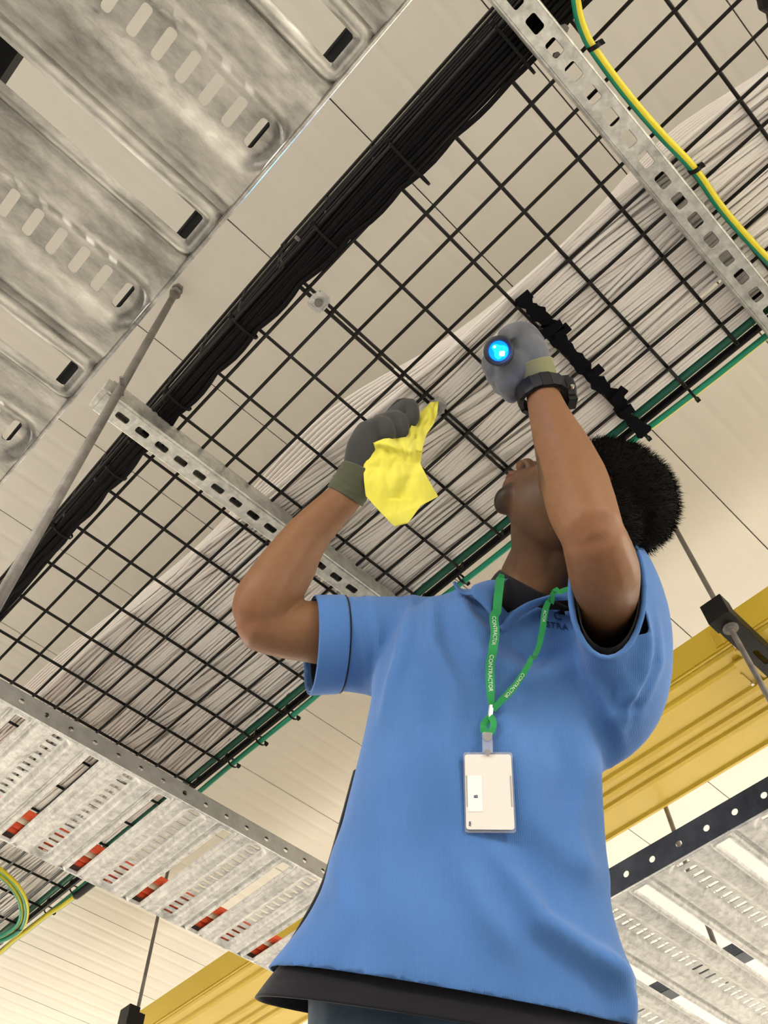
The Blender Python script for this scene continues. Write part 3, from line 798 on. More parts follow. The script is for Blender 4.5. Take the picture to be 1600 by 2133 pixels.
# local sculpting on the head
L = (V - HO) / hs @ HAX.T
nrm = normals(V, F)
def dent(c, r, d):
    global V
    k = np.exp(-(((L - np.array(c)) / np.array(r)) ** 2).sum(1)); V = V - nrm * (d * k)[:, None]
for s in (-1, 1):
    dent((.117, s * .0092, -.026), (.0062, .0050, .0060), .0115)        # nostrils
    dent((.086, s * .031, .010), (.012, .016, .010), .006)              # eye sockets
    dent((.014, s * .078, -.022), (.010, .010, .014), .005)               # ear bowls
dent((.118, 0, -.063), (.014, .022, .0026), .0055)                     # mouth line
dent((.104, 0, -.0815), (.012, .022, .0045), .004)
elb = pd(1232, 1118, .966); dd = V - elb
V = V + nrm * (.0025 * np.exp(-((dd / .010) ** 2).sum(1)))[:, None] - nrm * (.002 * np.exp(-(((V - pd(1215, 1128, .97)) / .008) ** 2).sum(1)))[:, None]
base = np.array([0.192, 0.094, 0.046]); tone = np.tile(base, (len(V), 1))
red = np.exp(-((dd / .05) ** 2).sum(1))[:, None]; tone = tone * (1 - .25 * red) + np.array([.26, .098, .06]) * .25 * red
dd2 = V - pd(492, 1300, 1.2); red = np.exp(-((dd2 / .045) ** 2).sum(1))[:, None]; tone = tone * (1 - .45 * red) + np.array([.25, .088, .055]) * .45 * red
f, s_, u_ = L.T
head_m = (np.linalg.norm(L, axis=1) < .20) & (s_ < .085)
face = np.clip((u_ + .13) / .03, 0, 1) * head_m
tone *= (1 - .36 * face)[:, None]  # shading of the face, painted into the skin tone
sm = lambda x, a, b: np.clip((x - a) / (b - a), 0, 1)
goat = sm(f, .066, .090) * sm(-u_, .080, .098) * sm(.030 - np.abs(s_), 0, .010) * head_m
goat = np.maximum(goat, sm(f, .086, .096) * sm(.011 - np.abs(u_ + .047), 0, .004) * sm(.034 - np.abs(s_), 0, .01) * .45 * head_m)
stub = sm(-u_, .055, .085) * sm(f, -.01, .03) * sm(u_, -.135, -.115) * head_m * .62
for msk, col in ((stub, (.06, .035, .022)), (goat, (.012, .008, .006))):
    tone = tone * (1 - msk[:, None]) + np.array(col) * msk[:, None]
lips = np.exp(-(((L - np.array((.114, 0, -.063))) / np.array((.016, .023, .012))) ** 2).sum(1)) * head_m
lips = np.clip(lips * 1.6, 0, 1) * (f > .092)
tone = tone * (1 - .7 * lips[:, None]) + np.array([.14, .055, .045]) * .7 * lips[:, None]
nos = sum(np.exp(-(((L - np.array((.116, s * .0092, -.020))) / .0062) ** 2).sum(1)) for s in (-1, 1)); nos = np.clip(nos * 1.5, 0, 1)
tone = tone * (1 - .9 * nos[:, None]) + np.array([.012, .006, .005]) * .9 * nos[:, None]  # dark of the nostril hollows, painted in as shade
mline = np.exp(-(((L - np.array((.112, 0, -.063))) / np.array((.020, .024, .0026))) ** 2).sum(1)) * head_m
tone = tone * (1 - .85 * mline[:, None]) + np.array([.02, .008, .006]) * .85 * mline[:, None]  # shade of the mouth crease, painted as a dark band
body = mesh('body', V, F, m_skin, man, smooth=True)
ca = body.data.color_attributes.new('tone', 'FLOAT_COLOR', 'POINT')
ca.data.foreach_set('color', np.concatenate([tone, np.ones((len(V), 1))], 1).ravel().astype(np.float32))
for s in (-1, 1):
    e = mesh('eye', *hball((.077, s * .031, .010), (.012, .012, .012), 14, 10), m_eye, man, smooth=True)
    mesh('iris', *hball((.0875, s * .031, .012), (.0022, .0055, .0055), 12, 6), m_hair, e, smooth=True)

# hair: cap and short strands
def hairline(P):
    l = (P - HO) / hs @ HAX.T; f, s, u = l.T
    return ((u > .060) & (f < .070 - .25 * np.maximum(0, .09 - u))) | ((f < .058) & (u > .002)) | ((f < .074) & (u > -.012) & (np.abs(s) > .035)) | ((f < -.022) & (u > -.050)) | ((f < -.045) & (u > -.088) & (np.abs(s) < .055))
cap = [hball((-.004, 0, .036), (.096, .082, .092), 44, 30), hball((-.034, 0, -.034), (.062, .066, .064), 32, 22)]
CV, CF_ = remesh(*join(*cap), .005, 3)
hk = hairline(CV); Fk = [f for f in CF_ if hk[list(f)].all()]
hn = normals(CV, CF_)
used_v = np.array(sorted({i for f in Fk for i in f})); mp_ = -np.ones(len(CV), int); mp_[used_v] = np.arange(len(used_v))
Vh = CV[used_v]; Fh = [tuple(mp_[i] for i in f) for f in Fk]
hair = mesh('hair', Vh, Fh, m_hair, man, smooth=True)
pick = rng.choice(len(used_v), 16000); sv, sf = [], []
for n_, i in enumerate(pick):
    p = CV[used_v[i]] + rng.normal(0, .0022, 3); d = N(hn[used_v[i]] + rng.normal(0, .26, 3) - .55 * HF + .15 * HU)
    l = rng.uniform(.003, .010); a = N(np.cross(d, rng.normal(0, 1, 3))) * .00034; b = np.cross(d, a)
    k = len(sv); sv += [p + a, p - .5 * a + b, p - .5 * a - b, p + d * l]; sf += [(k, k + 1, k + 3), (k + 1, k + 2, k + 3), (k + 2, k, k + 3)]
mesh('hair_strands', np.array(sv), sf, m_hair, hair, kind='stuff')

# ---- polo shirt
def ring4(l, r, dl, thick, tan=None, n=40, p=2.4, dr=None):
    A = pd(l[0], l[1], dl); B = pd(r[0], r[1], dr or dl); c = (A + B) / 2; ax = (B - A) / 2
    return c, ax, thick
TR = [((556, 2016), (1308, 2150), .93, .098), ((634, 1920), (1298, 2030), .96, .098), ((688, 1810), (1264, 1900), 1.0, .095), ((722, 1680), (1252, 1740), 1.05, .099),
      ((750, 1570), (1247, 1610), 1.10, .104), ((775, 1450), (1250, 1530), 1.145, .106), ((795, 1370), (1275, 1430), 1.175, .098), ((835, 1295), (1285, 1340), 1.20, .082),
      ((925, 1246), (1235, 1266), 1.213, .066), ((1012, 1224), (1190, 1238), 1.217, .052)]
def torso_rings(TR, n=44, grow=0.0, shift=0.0):
    cs = [ring4(*q) for q in TR]; C_ = np.array([c for c, a, t in cs]); T = np.gradient(C_, axis=0); R = []
    for (c, ax, th), t in zip(cs, T):
        t = N(t); al = N(ax); dn = N(np.cross(t, al))
        if dn @ CF > 0: dn = -dn                 # dn points to the camera: the chest side
        an = np.linspace(0, 2 * np.pi, n + 1)[:-1]
        ca_, sa_ = np.cos(an), np.sin(an); e = 2 / 2.5
        x = np.sign(ca_) * np.abs(ca_) ** e; y = np.sign(sa_) * np.abs(sa_) ** e
        hwid = np.linalg.norm(ax) + grow
        R.append(c + t * shift + np.outer(x * hwid, al) + np.outer(y * (th + grow), dn))
    return R
def ell_ring(l, r, b, t, n=28, k=1.0):
    l, r, b, t = [np.asarray(q) for q in (l, r, b, t)]
    c = (l + r + b + t) / 4; an = np.linspace(0, 2 * np.pi, n + 1)[:-1]
    return np.array([c + k * ((r - l) / 2 * math.cos(a) + (t - b) / 2 * math.sin(a)) for a in an])
def dense(rings, m=5):
    rings = np.array(rings); out = np.array([spline(rings[:, k], (len(rings) - 1) * m + 1) for k in range(rings.shape[1])]); return list(out.transpose(1, 0, 2))
LS = [[(1191, 1230, 1.075), (1345, 1225, 1.075), (1264, 1370, 1.040), (1262, 1090, 1.11)],
      [(1203, 1285, 1.11), (1375, 1235, 1.11), (1285, 1435, 1.05), (1285, 1130, 1.15)],
      [(1190, 1360, 1.14), (1403, 1320, 1.14), (1296, 1500, 1.06), (1290, 1185, 1.20)],
      [(1130, 1420, 1.16), (1388, 1420, 1.16), (1270, 1565, 1.08), (1255, 1240, 1.22)],
      [(1060, 1440, 1.17), (1318, 1500, 1.16), (1200, 1590, 1.09), (1180, 1270, 1.22)]]
LSr = [ell_ring(*[pd(*q) for q in R]) for R in LS]
RSax = N(pd(860, 1350, 1.235) - pd(640, 1340, 1.20))
def rs_ring(x, y, d, r, n=28):
    c = pd(x, y, d); up = N(CU - RSax * (CU @ RSax)); sd_ = np.cross(RSax, up)
    an = np.linspace(0, 2 * np.pi, n + 1)[:-1]
    return np.array([c + r * (up * math.sin(a) + .92 * sd_ * math.cos(a)) for a in an])
RSr = [rs_ring(634, 1343, 1.203, .0665), rs_ring(650, 1343, 1.208, .0665), rs_ring(712, 1341, 1.215, .066), rs_ring(790, 1346, 1.225, .071), rs_ring(880, 1360, 1.23, .08)]
lsd = dense(LSr, 4); ext = [lsd[0] + (lsd[0] - lsd[1]) * 1.0] + lsd       # extended, then trimmed at the hem plane
tr = dense(torso_rings(TR), 4); trx = [tr[0] + (tr[0] - tr[1]) * .5] + tr
SV, SF = remesh(*join(loft(trx), loft(ext), loft(dense(RSr, 4))), .0065, 5)
sn = normals(SV, SF); px_ = project(SV); front = (sn @ CF) < .15
def seg_d(P, a, b):
    a, b = np.array(a, float), np.array(b, float); t = np.clip(((P - a) @ (b - a)) / ((b - a) @ (b - a)), 0, 1)
    q = a + t[:, None] * (b - a); d = P - q; nx = N([-(b - a)[1], (b - a)[0]])
    return np.linalg.norm(d, axis=1), d @ nx, t
FOLDS = [  # polyline in picture terms of the cloth's folds: ridge height (m), width (px)
    (((1040, 1790), (1120, 1920), (1230, 1995), (1300, 2040)), .011, 26), (((960, 1800), (1010, 1900), (1075, 1990)), .006, 34), 
    (((1228, 1380), (1270, 1480), (1300, 1560)), .004, 12), (((1245, 1990), (1290, 2080), (1300, 2150)), .009, 22), (((1080, 1690), (1180, 1790), (1250, 1830)), .005, 34),
    (((860, 1250), (835, 1380), (800, 1500)), .0045, 14), (((900, 1240), (905, 1350), (960, 1460)), .005, 18), (((770, 1250), (790, 1330), (780, 1440)), .004, 12),
    (((730, 1255), (760, 1340), (770, 1430)), .0035, 10), (((940, 1260), (1000, 1370), (1100, 1420), (1180, 1400)), .006, 26), (((960, 1240), (980, 1300), (1030, 1340)), .005, 16),
    (((1060, 1330), (1110, 1370), (1180, 1360)), -.004, 16), (((1330, 1240), (1345, 1360), (1300, 1500)), .004, 10), (((1365, 1280), (1372, 1380), (1330, 1490)), .004, 10), (((1300, 1400), (1310, 1450), (1295, 1530)), .003, 10),
    (((700, 1750), (720, 1900), (690, 1990)), .004, 26), (((1215, 1600), (1195, 1720), (1215, 1850)), .004, 22), (((960, 1420), (930, 1560), (950, 1700)), .003, 26), (((845, 1420), (880, 1560), (870, 1720)), .003, 28), (((1345, 1290), (1330, 1400), (1275, 1500)), .0035, 14), (((1240, 1400), (1290, 1470), (1340, 1470)), -.003, 14), (((820, 1600), (800, 1800), (830, 1990)), .004, 50), (((930, 1600), (900, 1750), (940, 1900)), -.004, 50), (((1060, 1500), (1090, 1640), (1150, 1740)), .004, 40),
    (((1140, 1450), (1180, 1600), (1200, 1700)), -.004, 34), (((1010, 1380), (1050, 1500), (1060, 1600)), .0035, 30)]
disp = np.zeros(len(SV))
for pts, amp, wd_ in FOLDS:
    best = np.full(len(SV), 1e9); tt = np.zeros(len(SV)); m = len(pts) - 1
    for i in range(m):
        d, _, t = seg_d(px_, pts[i], pts[i + 1]); k = d < best; best[k] = d[k]; tt[k] = (i + t[k]) / m
    disp += (1.5 if wd_ <= 12 else 2.0 if max(q[1] for q in pts) > 1650 else 2.6) * amp * np.exp(-(best / wd_) ** 2) * np.sin(np.pi * np.clip(tt * .9 + .05, 0, 1)) ** .6
SV = SV + sn * (disp * front)[:, None]
bm = bmesh.new(); vs_ = [bm.verts.new(p) for p in SV]
for f in SF: bm.faces.new([vs_[i] for i in f])
bm.normal_update()
def trim(co, no, rad):
    co = Vector(co); no = Vector(no)
    fs = [f for f in bm.faces if (f.calc_center_median() - co).length < rad]
    es = {e for f in fs for e in f.edges}; vv = {v for f in fs for v in f.verts}
    bmesh.ops.bisect_plane(bm, geom=list(fs) + list(es) + list(vv), plane_co=co, plane_no=no, clear_outer=True, dist=1e-6)
c0 = lsd[0].mean(0); n0 = N(np.cross(lsd[0][7] - lsd[0][0], lsd[0][14] - lsd[0][0])); 
if n0 @ (lsd[0].mean(0) - lsd[4].mean(0)) < 0: n0 = -n0
trim(c0, n0, .105)
c1 = RSr[1].mean(0); trim(c1, -RSax, .085)
ch = tr[0].mean(0); nh = N(np.cross(tr[0][11] - tr[0][0], tr[0][22] - tr[0][0])); nh = nh if nh @ (tr[0].mean(0) - tr[2].mean(0)) > 0 else -nh; trim(ch, nh, .24)
cn = tr[-1].mean(0); nn_ = N(tr[-1].mean(0) - tr[-4].mean(0)); trim(cn - nn_ * .004, nn_, .085)
VA, VL, VR = (1058, 1277), (1006, 1214), (1180, 1212); kc = Vector(pd(1092, 1235, 1.17))
cutn = []
for a_, b_ in ((VA, VL), (VA, VR)):
    n_ = N(np.cross(ray(*a_), ray(*b_))); n_ = n_ if n_ @ ray(1090, 1150) > 0 else -n_; cutn.append(Vector(n_))
for n_ in cutn:
    fs = [f for f in bm.faces if (f.calc_center_median() - kc).length < .115]
    bmesh.ops.bisect_plane(bm, geom=fs + list({e for f in fs for e in f.edges}) + list({v for f in fs for v in f.verts}), plane_co=(0, 0, 0), plane_no=n_, dist=1e-6)
dl_ = [f for f in bm.faces if (f.calc_center_median() - kc).length < .125 and all(f.calc_center_median().dot(n_) > 0 for n_ in cutn)]
bmesh.ops.delete(bm, geom=dl_, context='FACES')
bmesh.ops.remove_doubles(bm, verts=bm.verts, dist=1e-5)
bm.verts.index_update()
SV = np.array([v.co[:] for v in bm.verts]); SF = [tuple(v.index for v in f.verts) for f in bm.faces]; bm.free()
shirt = mesh('polo_shirt', SV, SF, m_shirt, man, smooth=True)
ra_ = shirt.data.attributes.new('rib', 'FLOAT', 'POINT'); ra_.data.foreach_set('value', (SV @ CR).astype(np.float32))
md = shirt.modifiers.new('thickness', 'SOLIDIFY'); md.thickness = .0022; md.offset = -1
from mathutils.bvhtree import BVHTree
bvh = BVHTree.FromPolygons([Vector(p) for p in SV], SF)
def hit(x, y, off=.003):
    d = Vector(ray(x, y)).normalized(); loc, no, i, dist = bvh.ray_cast(Vector((0, 0, 0)), d)
    if loc is None: return None
    if no.dot(d) > 0: no = -no
    return np.array(loc + no * off), np.array(no)
def hitp(pts, off=.003, fallback=1.13):
    out = []
    for x, y in pts:
        h = hit(x, y, off); out.append(h[0] if h else pd(x, y, fallback))
    return np.array(out)
# cuff bands and hem band
def band(ringsA, r_out, name, mat, seam=True):
    o = mesh(name, *loft(ringsA, caps=False), mat, shirt, smooth=True)
    md = o.modifiers.new('thickness', 'SOLIDIFY'); md.thickness = .002; md.offset = 0
band([rs_ring(649, 1343, 1.2075, .0675), rs_ring(652, 1343, 1.208, .0690), rs_ring(706, 1341.3, 1.2145, .0685), rs_ring(710, 1341, 1.215, .0675)], 0, 'sleeve_cuff', m_shirt)
band([rs_ring(711, 1341, 1.2151, .0678), rs_ring(713.5, 1341, 1.2153, .0678)], 0, 'cuff_piping', m_under)
mesh('sleeve_hem', *tube(np.concatenate([lsd[0], lsd[0][:1]]), .0036, 8, caps=False), m_shirt, shirt, smooth=True)
# undershirt: neck ring, sleeve linings, lower band
und = mesh('undershirt', *loft([r_ for r_ in dense([
        [p for p in torso_rings([((556, 2066), (1296, 2250), .918, .106)] * 2)[0]] if False else torso_rings(TR, grow=-.022)[2],
        torso_rings(TR, grow=-.016)[1], torso_rings(TR, grow=-.010)[0],
        torso_rings([((530, 2078), (1290, 2200), .915, .094), ((556, 2016), (1308, 2150), .93, .094)])[0]], 6)], caps=False), m_under, man, smooth=True)
md = und.modifiers.new('thickness', 'SOLIDIFY'); md.thickness = .002; md.offset = -1
for rs_ in ([(.86 + .004 * k_) * (q - q.mean(0)) + q.mean(0) for k_, q in enumerate(lsd[0:14])], [.93 * (q - q.mean(0)) + q.mean(0) for q in dense(RSr, 4)[5:]]):
    o = mesh('sleeve_lining', *loft(rs_, caps=False), m_under, und, smooth=True)
NP = spline(pl((1085, 1330, 1.215), (1104, 1285, 1.21), (1122, 1246, 1.204), (1129, 1232, 1.203)), 8)
V, F = tube(NP, [.074, .075, .0745, .073, .071, .069, .067, .0655], 28, caps=False)
o = mesh('neckband', V, F, m_under, und, smooth=True); md = o.modifiers.new('thickness', 'SOLIDIFY'); md.thickness = .003; md.offset = -1
mesh('side_piping', *tube(spline(pl((752, 1610, 1.125), (716, 1745, 1.07), (684, 1850, 1.02), (640, 1935, .985), (604, 1995, .965)), 30), .0105, 10), m_under, shirt, smooth=True)
# collar
def strip(name, A, B, mat, parent, n=24, thick=.002, bend=0.0):
    A, B = spline(A, n), spline(B, n); rows = []
    for t in np.linspace(0, 1, 7):
        rows.append(A * (1 - t) + B * t - CF * (bend * math.sin(math.pi * t)))
    o = mesh(name, *loft(rows, caps=False, closed=False), mat, parent, smooth=True)
    md = o.modifiers.new('thickness', 'SOLIDIFY'); md.thickness = thick; md.offset = 0
    return o
strip('collar', pl((1040, 1306, 1.10), (1066, 1275, 1.105), (1102, 1253, 1.115), (1145, 1240, 1.125), (1190, 1226, 1.14), (1240, 1195, 1.17)),
      hitp([(1046, 1322), (1078, 1290), (1118, 1266), (1156, 1250)], .004).tolist() + pl((1195, 1250, 1.115), (1262, 1235, 1.14)).tolist(), m_shirt, shirt, bend=.005)
strip('collar', pl((1038, 1296, 1.10), (1034, 1266, 1.105), (1036, 1240, 1.12), (1043, 1220, 1.14), (1060, 1206, 1.17)),
      pl((1028, 1286, 1.098), (1006, 1262, 1.10), (985, 1240, 1.105), (984, 1222, 1.12), (1016, 1210, 1.15)), m_shirt, shirt, bend=.004)
strip('collar', pl((944, 1212, 1.14), (952, 1228, 1.135), (968, 1238, 1.13), (985, 1240, 1.125), (1000, 1246, 1.12)), pl((948, 1211, 1.15), (957, 1224, 1.15), (972, 1232, 1.145), (984, 1229, 1.14), (1002, 1228, 1.135)), m_shirt, shirt)
q = hit(1046, 1300, .003)
if q: mesh('button', *nut(q[0], q[1], .005, .0025, 12), m_shirt, shirt)
# the ray target for things lying on the shirt now takes in the collar too
AV, AF = [SV], list(SF); n_ = len(SV)
for o in [c for c in shirt.children if c.name.startswith('collar')]:
    pv_ = np.array([v.co[:] for v in o.data.vertices]) + np.array(wloc(o)) - np.array([0, 0, HC])
    AV.append(pv_); AF += [tuple(i + n_ for i in f.vertices) for f in o.data.polygons]; n_ += len(pv_)
shirt_bvh = bvh; bvh = BVHTree.FromPolygons([Vector(p) for p in np.concatenate(AV)], AF)
# embroidered letters on the chest
def text_obj(name, txt, size, c, right, up, mat, parent, ext=.0003, wrap=None):
    cu_ = bpy.data.curves.new(name, 'FONT'); cu_.body = txt; cu_.size = size; cu_.align_x = 'CENTER'; cu_.align_y = 'CENTER'; cu_.extrude = ext
    o = bpy.data.objects.new('tmp', cu_); COL.objects.link(o); dg = bpy.context.evaluated_depsgraph_get(); me = o.evaluated_get(dg).to_mesh()
    P = np.array([v.co[:] for v in me.vertices]); F = [tuple(p.vertices) for p in me.polygons]; o.evaluated_get(dg).to_mesh_clear()
    bpy.data.objects.remove(o)
    if wrap: V = wrap(P)
    else: V = np.asarray(c) + np.outer(P[:, 0], right) + np.outer(P[:, 1], up) + np.outer(P[:, 2], np.cross(right, up))
    return mesh(name, V, F, mat, parent)
for txt, x, y, sz, ang in (('C', 1161, 1286, .0165, 4), ('STRA', 1159, 1306, .0128, 6)):
    h = hit(x, y, .0015)
    if h:
        ri = N(CR * math.cos(math.radians(ang)) - CU * math.sin(math.radians(ang))); no = h[1]; ri = N(ri - no * (ri @ no)); up_ = np.cross(no, ri)
        def wrap(P, h=h, ri=ri, up_=up_):
            out = []
            for p in P:
                w_ = h[0] + ri * p[0] + up_ * p[1]; pxx = project(w_); k = hit(pxx[0], pxx[1], .0012 + p[2]); out.append(k[0] if k else w_)
            return np.array(out)
        text_obj('embroidery', txt, sz, h[0], ri, up_, m_navy, shirt, .0004, wrap)

# jeans, shoes, step platform (below the picture)
hip = pd(945, 2120, .96)
def leg(side):
    s0 = hip + CR * .075 * side
    return [s0 + (0, 0, .06), s0 + (0, 0, -.06), s0 + np.array([-.01, .02, -.40]) + CR * .03 * side, s0 + np.array([0, .03, -.80]) + CR * .04 * side]
jp = [limb([hip + (0, 0, .04), hip + (0, 0, -.05)], [.085, .10], 20)]
feet = []
for s in (-1, 1):
    q = leg(s); q[3][2] = -.30; jp.append(limb(q, [.092, .088, .065, .055], 16)); feet.append(q[3])
jp.append(limb(pl((710, 2160, .95), (940, 2200, .95), (1180, 2240, .95)), [.055, .07, .055], 16))
V, F = remesh(*join(*jp), .009, 4)
jeans = mesh('jeans', V, F, m_jeans, man, smooth=True)
fwd = N(np.array([-CF[0], -CF[1], 0]))
for q in feet:
    b0 = np.array([q[0], q[1], -.38])
    V, F = remesh(*join(limb([b0 + (0, 0, .035) - fwd * .06, b0 + (0, 0, .035) + fwd * .17], [.038, .035], 14), limb([b0 + (0, 0, .04), b0 + (0, 0, .10)], [.042, .05], 14)), .007, 3)
    V[:, 2] = np.maximum(V[:, 2], -.38)
    mesh('shoe', V, F, m_under, man, smooth=True)
pt = thing('step_platform', 'aluminium step platform under the man', 'step ladder', (-.62, .72, -HC))
pc = (feet[0] + feet[1]) / 2 + fwd * .05
mesh('top_step', *bbox_((pc[0] - .32, pc[1] - .32, -.415), (pc[0] + .32, pc[1] + .32, -.381)), m_alu, pt)
for sx in (-1, 1):
    for sy in (-1, 1):
        mesh('leg', *tube([(pc[0] + sx * .28, pc[1] + sy * .28, -.415), (pc[0] + sx * .36, pc[1] + sy * .36, -HC)], .02, 8), m_alu, pt)
    for k in (1, 2):
        z0 = -HC + .27 * k; e = .36 - .08 * (.27 * k / .83)
        mesh('rung', *tube([(pc[0] + sx * e, pc[1] - e, z0), (pc[0] + sx * e, pc[1] + e, z0)], .014, 8), m_alu, pt)

# ---- gloves
def glove_mesh(parts, voxel=.0025, sm_=2): return remesh(*join(*parts), voxel, sm_)
gr = [limb(pl((738, 1006, 1.292), (747, 975, 1.295), (757, 935, 1.305), (772, 898, 1.325)), hw((37, 1.29), (33, 1.295), (36, 1.305), (30, 1.325)), 18)]
gr.append(limb(pl((768, 905, 1.325), (800, 890, 1.335)), [.020, .017], 14))
for q, r in ((((760, 902, 1.325), (796, 882, 1.318), (808, 904, 1.305), (798, 924, 1.312)), (.0150, .0128, .0118, .0105)),
             (((788, 884, 1.338), (828, 871, 1.330), (837, 898, 1.318), (826, 916, 1.322)), (.0150, .0125, .0115, .0105)),
             (((816, 870, 1.350), (852, 843, 1.345), (860, 868, 1.336), (850, 888, 1.338)), (.0140, .0118, .0108, .0100)),
             (((806, 880, 1.368), (838, 842, 1.366), (850, 862, 1.356), (842, 884, 1.354)), (.0125, .0112, .0102, .0095)),
             (((762, 950, 1.318), (790, 935, 1.325), (818, 922, 1.328)), (.0165, .0150, .0120))):
    gr.append(limb(pl(*q), r, 12, 14))
V, F = glove_mesh(gr)
g1 = mesh('work_glove', V, F, m_glove1, man, smooth=True)
g1['label'] = 'dark grey knitted glove on the hand holding the yellow cloth'
cr = []
for (x, y, d), r in zip(((719, 1034, 1.2905), (727, 1020, 1.291), (738, 1000, 1.292), (749, 978, 1.295)), (42, 43, 41.5, 38)):
    cr.append((pd(x, y, d), r * d / F_PX))
V, F = tube(spline([a for a, b in cr], 14), np.interp(np.linspace(0, 1, 14), np.linspace(0, 1, 4), [b for a, b in cr]) + .0006 * np.sin(np.arange(14) * 2.2), 28, caps=False)
o = mesh('knit_cuff', V, F, m_olive, g1, smooth=True); md = o.modifiers.new('thickness', 'SOLIDIFY'); md.thickness = .002; md.offset = -1
# torch hand
gl = [limb(pl((1122, 795, 1.225), (1112, 768, 1.228), (1098, 740, 1.235), (1088, 718, 1.245)), hw((37, 1.225), (41, 1.228), (46, 1.235), (38, 1.245)), 18),
      ball(pd(1078, 770, 1.232), (.034, .034, .034), 16, 12), ball(pd(1088, 722, 1.245), (.030, .030, .030), 16, 12), ball(pd(1062, 795, 1.222), (.021, .021, .021), 14, 10)]
for q, r in ((((1116, 716, 1.245), (1096, 688, 1.240), (1066, 690, 1.225), (1048, 700, 1.208)), (.0150, .0125, .0112, .0095)),
             (((1120, 722, 1.265), (1062, 722, 1.285), (1022, 752, 1.262), (1028, 776, 1.235)), (.0150, .0145, .0135, .0115)),
             (((1122, 745, 1.265), (1066, 748, 1.285), (1030, 778, 1.258), (1042, 795, 1.230)), (.0150, .0145, .0130, .0115)),
             (((1120, 768, 1.260), (1074, 774, 1.280), (1042, 800, 1.252), (1056, 812, 1.226)), (.0140, .0135, .0125, .0110)),
             (((1118, 788, 1.248), (1088, 796, 1.265), (1060, 816, 1.246), (1068, 826, 1.224)), (.0130, .0125, .0115, .0105))):
    gl.append(limb(pl(*q), r, 12, 14))
V, F = glove_mesh(gl)
g2 = mesh('work_glove', V, F, m_glove2, man, smooth=True)
g2['label'] = 'grey knitted glove on the hand holding the torch'
V, F = tube(spline(pl((1126, 806, 1.214), (1121, 792, 1.218), (1115, 776, 1.222), (1110, 762, 1.224)), 10), hw(*[(a, 1.22) for a in np.linspace(38, 44, 10)]), 26, caps=False)
o = mesh('knit_cuff', V, F, m_cuffy, g2, smooth=True); md = o.modifiers.new('thickness', 'SOLIDIFY'); md.thickness = .002; md.offset = -1

# ---- watch
wc = pd(1131, 822, 1.205); wax = N(pd(1146, 870, 1.17) - pd(1108, 765, 1.232))
wt = thing('wristwatch', 'chunky black wristwatch on the torch hand', 'watch', wc)
w1 = N(CR - wax * (CR @ wax)); w2 = np.cross(wax, w1)
nb = 16
for k in range(nb):
    a = 2 * math.pi * k / nb
    rx, ry = .0335, .0285
    p = wc + w1 * rx * math.cos(a) + w2 * ry * math.sin(a); tn = N(-w1 * rx * math.sin(a) + w2 * ry * math.cos(a)); ou = np.cross(tn, wax)
    if k == 0: continue
    V, F = box(p, .0068, .0115 if k % 2 else .0125, .0030, np.array([tn, wax, ou]))
    mesh('strap_link', V, F, m_watch, wt)
pc_ = wc + w1 * .036
mesh('watch_case', *tube([pc_ - w1 * .006, pc_ + w1 * .004, pc_ + w1 * .007], [.021, .0215, .018], 10), m_watch, wt)
mesh('case_lug', *box(pc_ + wax * .019, .005, .010, .006, np.array([wax, w2, w1])), m_watch, wt)
mesh('case_lug', *box(pc_ - wax * .019, .005, .010, .006, np.array([wax, w2, w1])), m_watch, wt)
mesh('watch_button', *nut(pc_ + wax * .010 + w2 * .019, w2, .003, .006, 8), m_chrome, wt)

# ---- torch
m_lens = bpy.data.materials.new('torch_lens'); m_lens.use_nodes = True
b_ = m_lens.node_tree.nodes['Principled BSDF']; b_.inputs['Base Color'].default_value = (0, .25, .9, 1); b_.inputs['Emission Color'].default_value = (0.0, .17, 1, 1); b_.inputs['Emission Strength'].default_value = 1.6; b_.inputs['Roughness'].default_value = .1
m_led = bpy.data.materials.new('torch_led'); m_led.use_nodes = True
b_ = m_led.node_tree.nodes['Principled BSDF']; b_.inputs['Emission Color'].default_value = (.75, .95, 1, 1); b_.inputs['Emission Strength'].default_value = 2.2
m_cyan = bpy.data.materials.new('torch_reflector'); m_cyan.use_nodes = True
b_ = m_cyan.node_tree.nodes['Principled BSDF']; b_.inputs['Base Color'].default_value = (0, .5, .9, 1); b_.inputs['Emission Color'].default_value = (.0, .50, 1, 1); b_.inputs['Emission Strength'].default_value = 1.0
tcn = pd(1039, 731, 1.176); tax = N(-N(tcn) * 1.0 - CR * .10 + CU * .10)      # beam axis, towards the viewer
tor = thing('flashlight', 'black torch with glowing blue lens held in the grey glove', 'flashlight', tcn)
mesh('torch_body', *tube([tcn - tax * .110, tcn - tax * .042, tcn - tax * .030, tcn - tax * .006], [.0125, .0130, .0180, .0188], 24), m_torch, tor, smooth=False)
def lathe(c, ax, prof, n=32):
    a = np.array([0, 0, 1.0]) if abs(ax[2]) < .9 else np.array([1.0, 0, 0]); x = N(np.cross(ax, a)); y = np.cross(ax, x); th = np.linspace(0, 2 * np.pi, n + 1)[:-1]
    return loft([[c + ax * h + r0 * (x * math.cos(q) + y * math.sin(q)) for q in th] for h, r0 in prof], caps=False)
bz = [tcn - tax * .010, tcn + tax * .001, tcn + tax * .004, tcn + tax * .004, tcn + tax * .0005]
mesh('bezel', *lathe(tcn, tax, [(-.012, .0188), (-.002, .0208), (.0035, .0205), (.0045, .0180), (.0035, .0142), (-.004, .0134)]), m_torch, tor, smooth=False)
mesh('lens', *tube([tcn - tax * .002, tcn + tax * .0008], [.0136, .0136], 32), m_lens, tor)
t1 = N(CR - tax * (CR @ tax)); t2 = np.cross(tax, t1); t2 = t2 if t2 @ CU > 0 else -t2
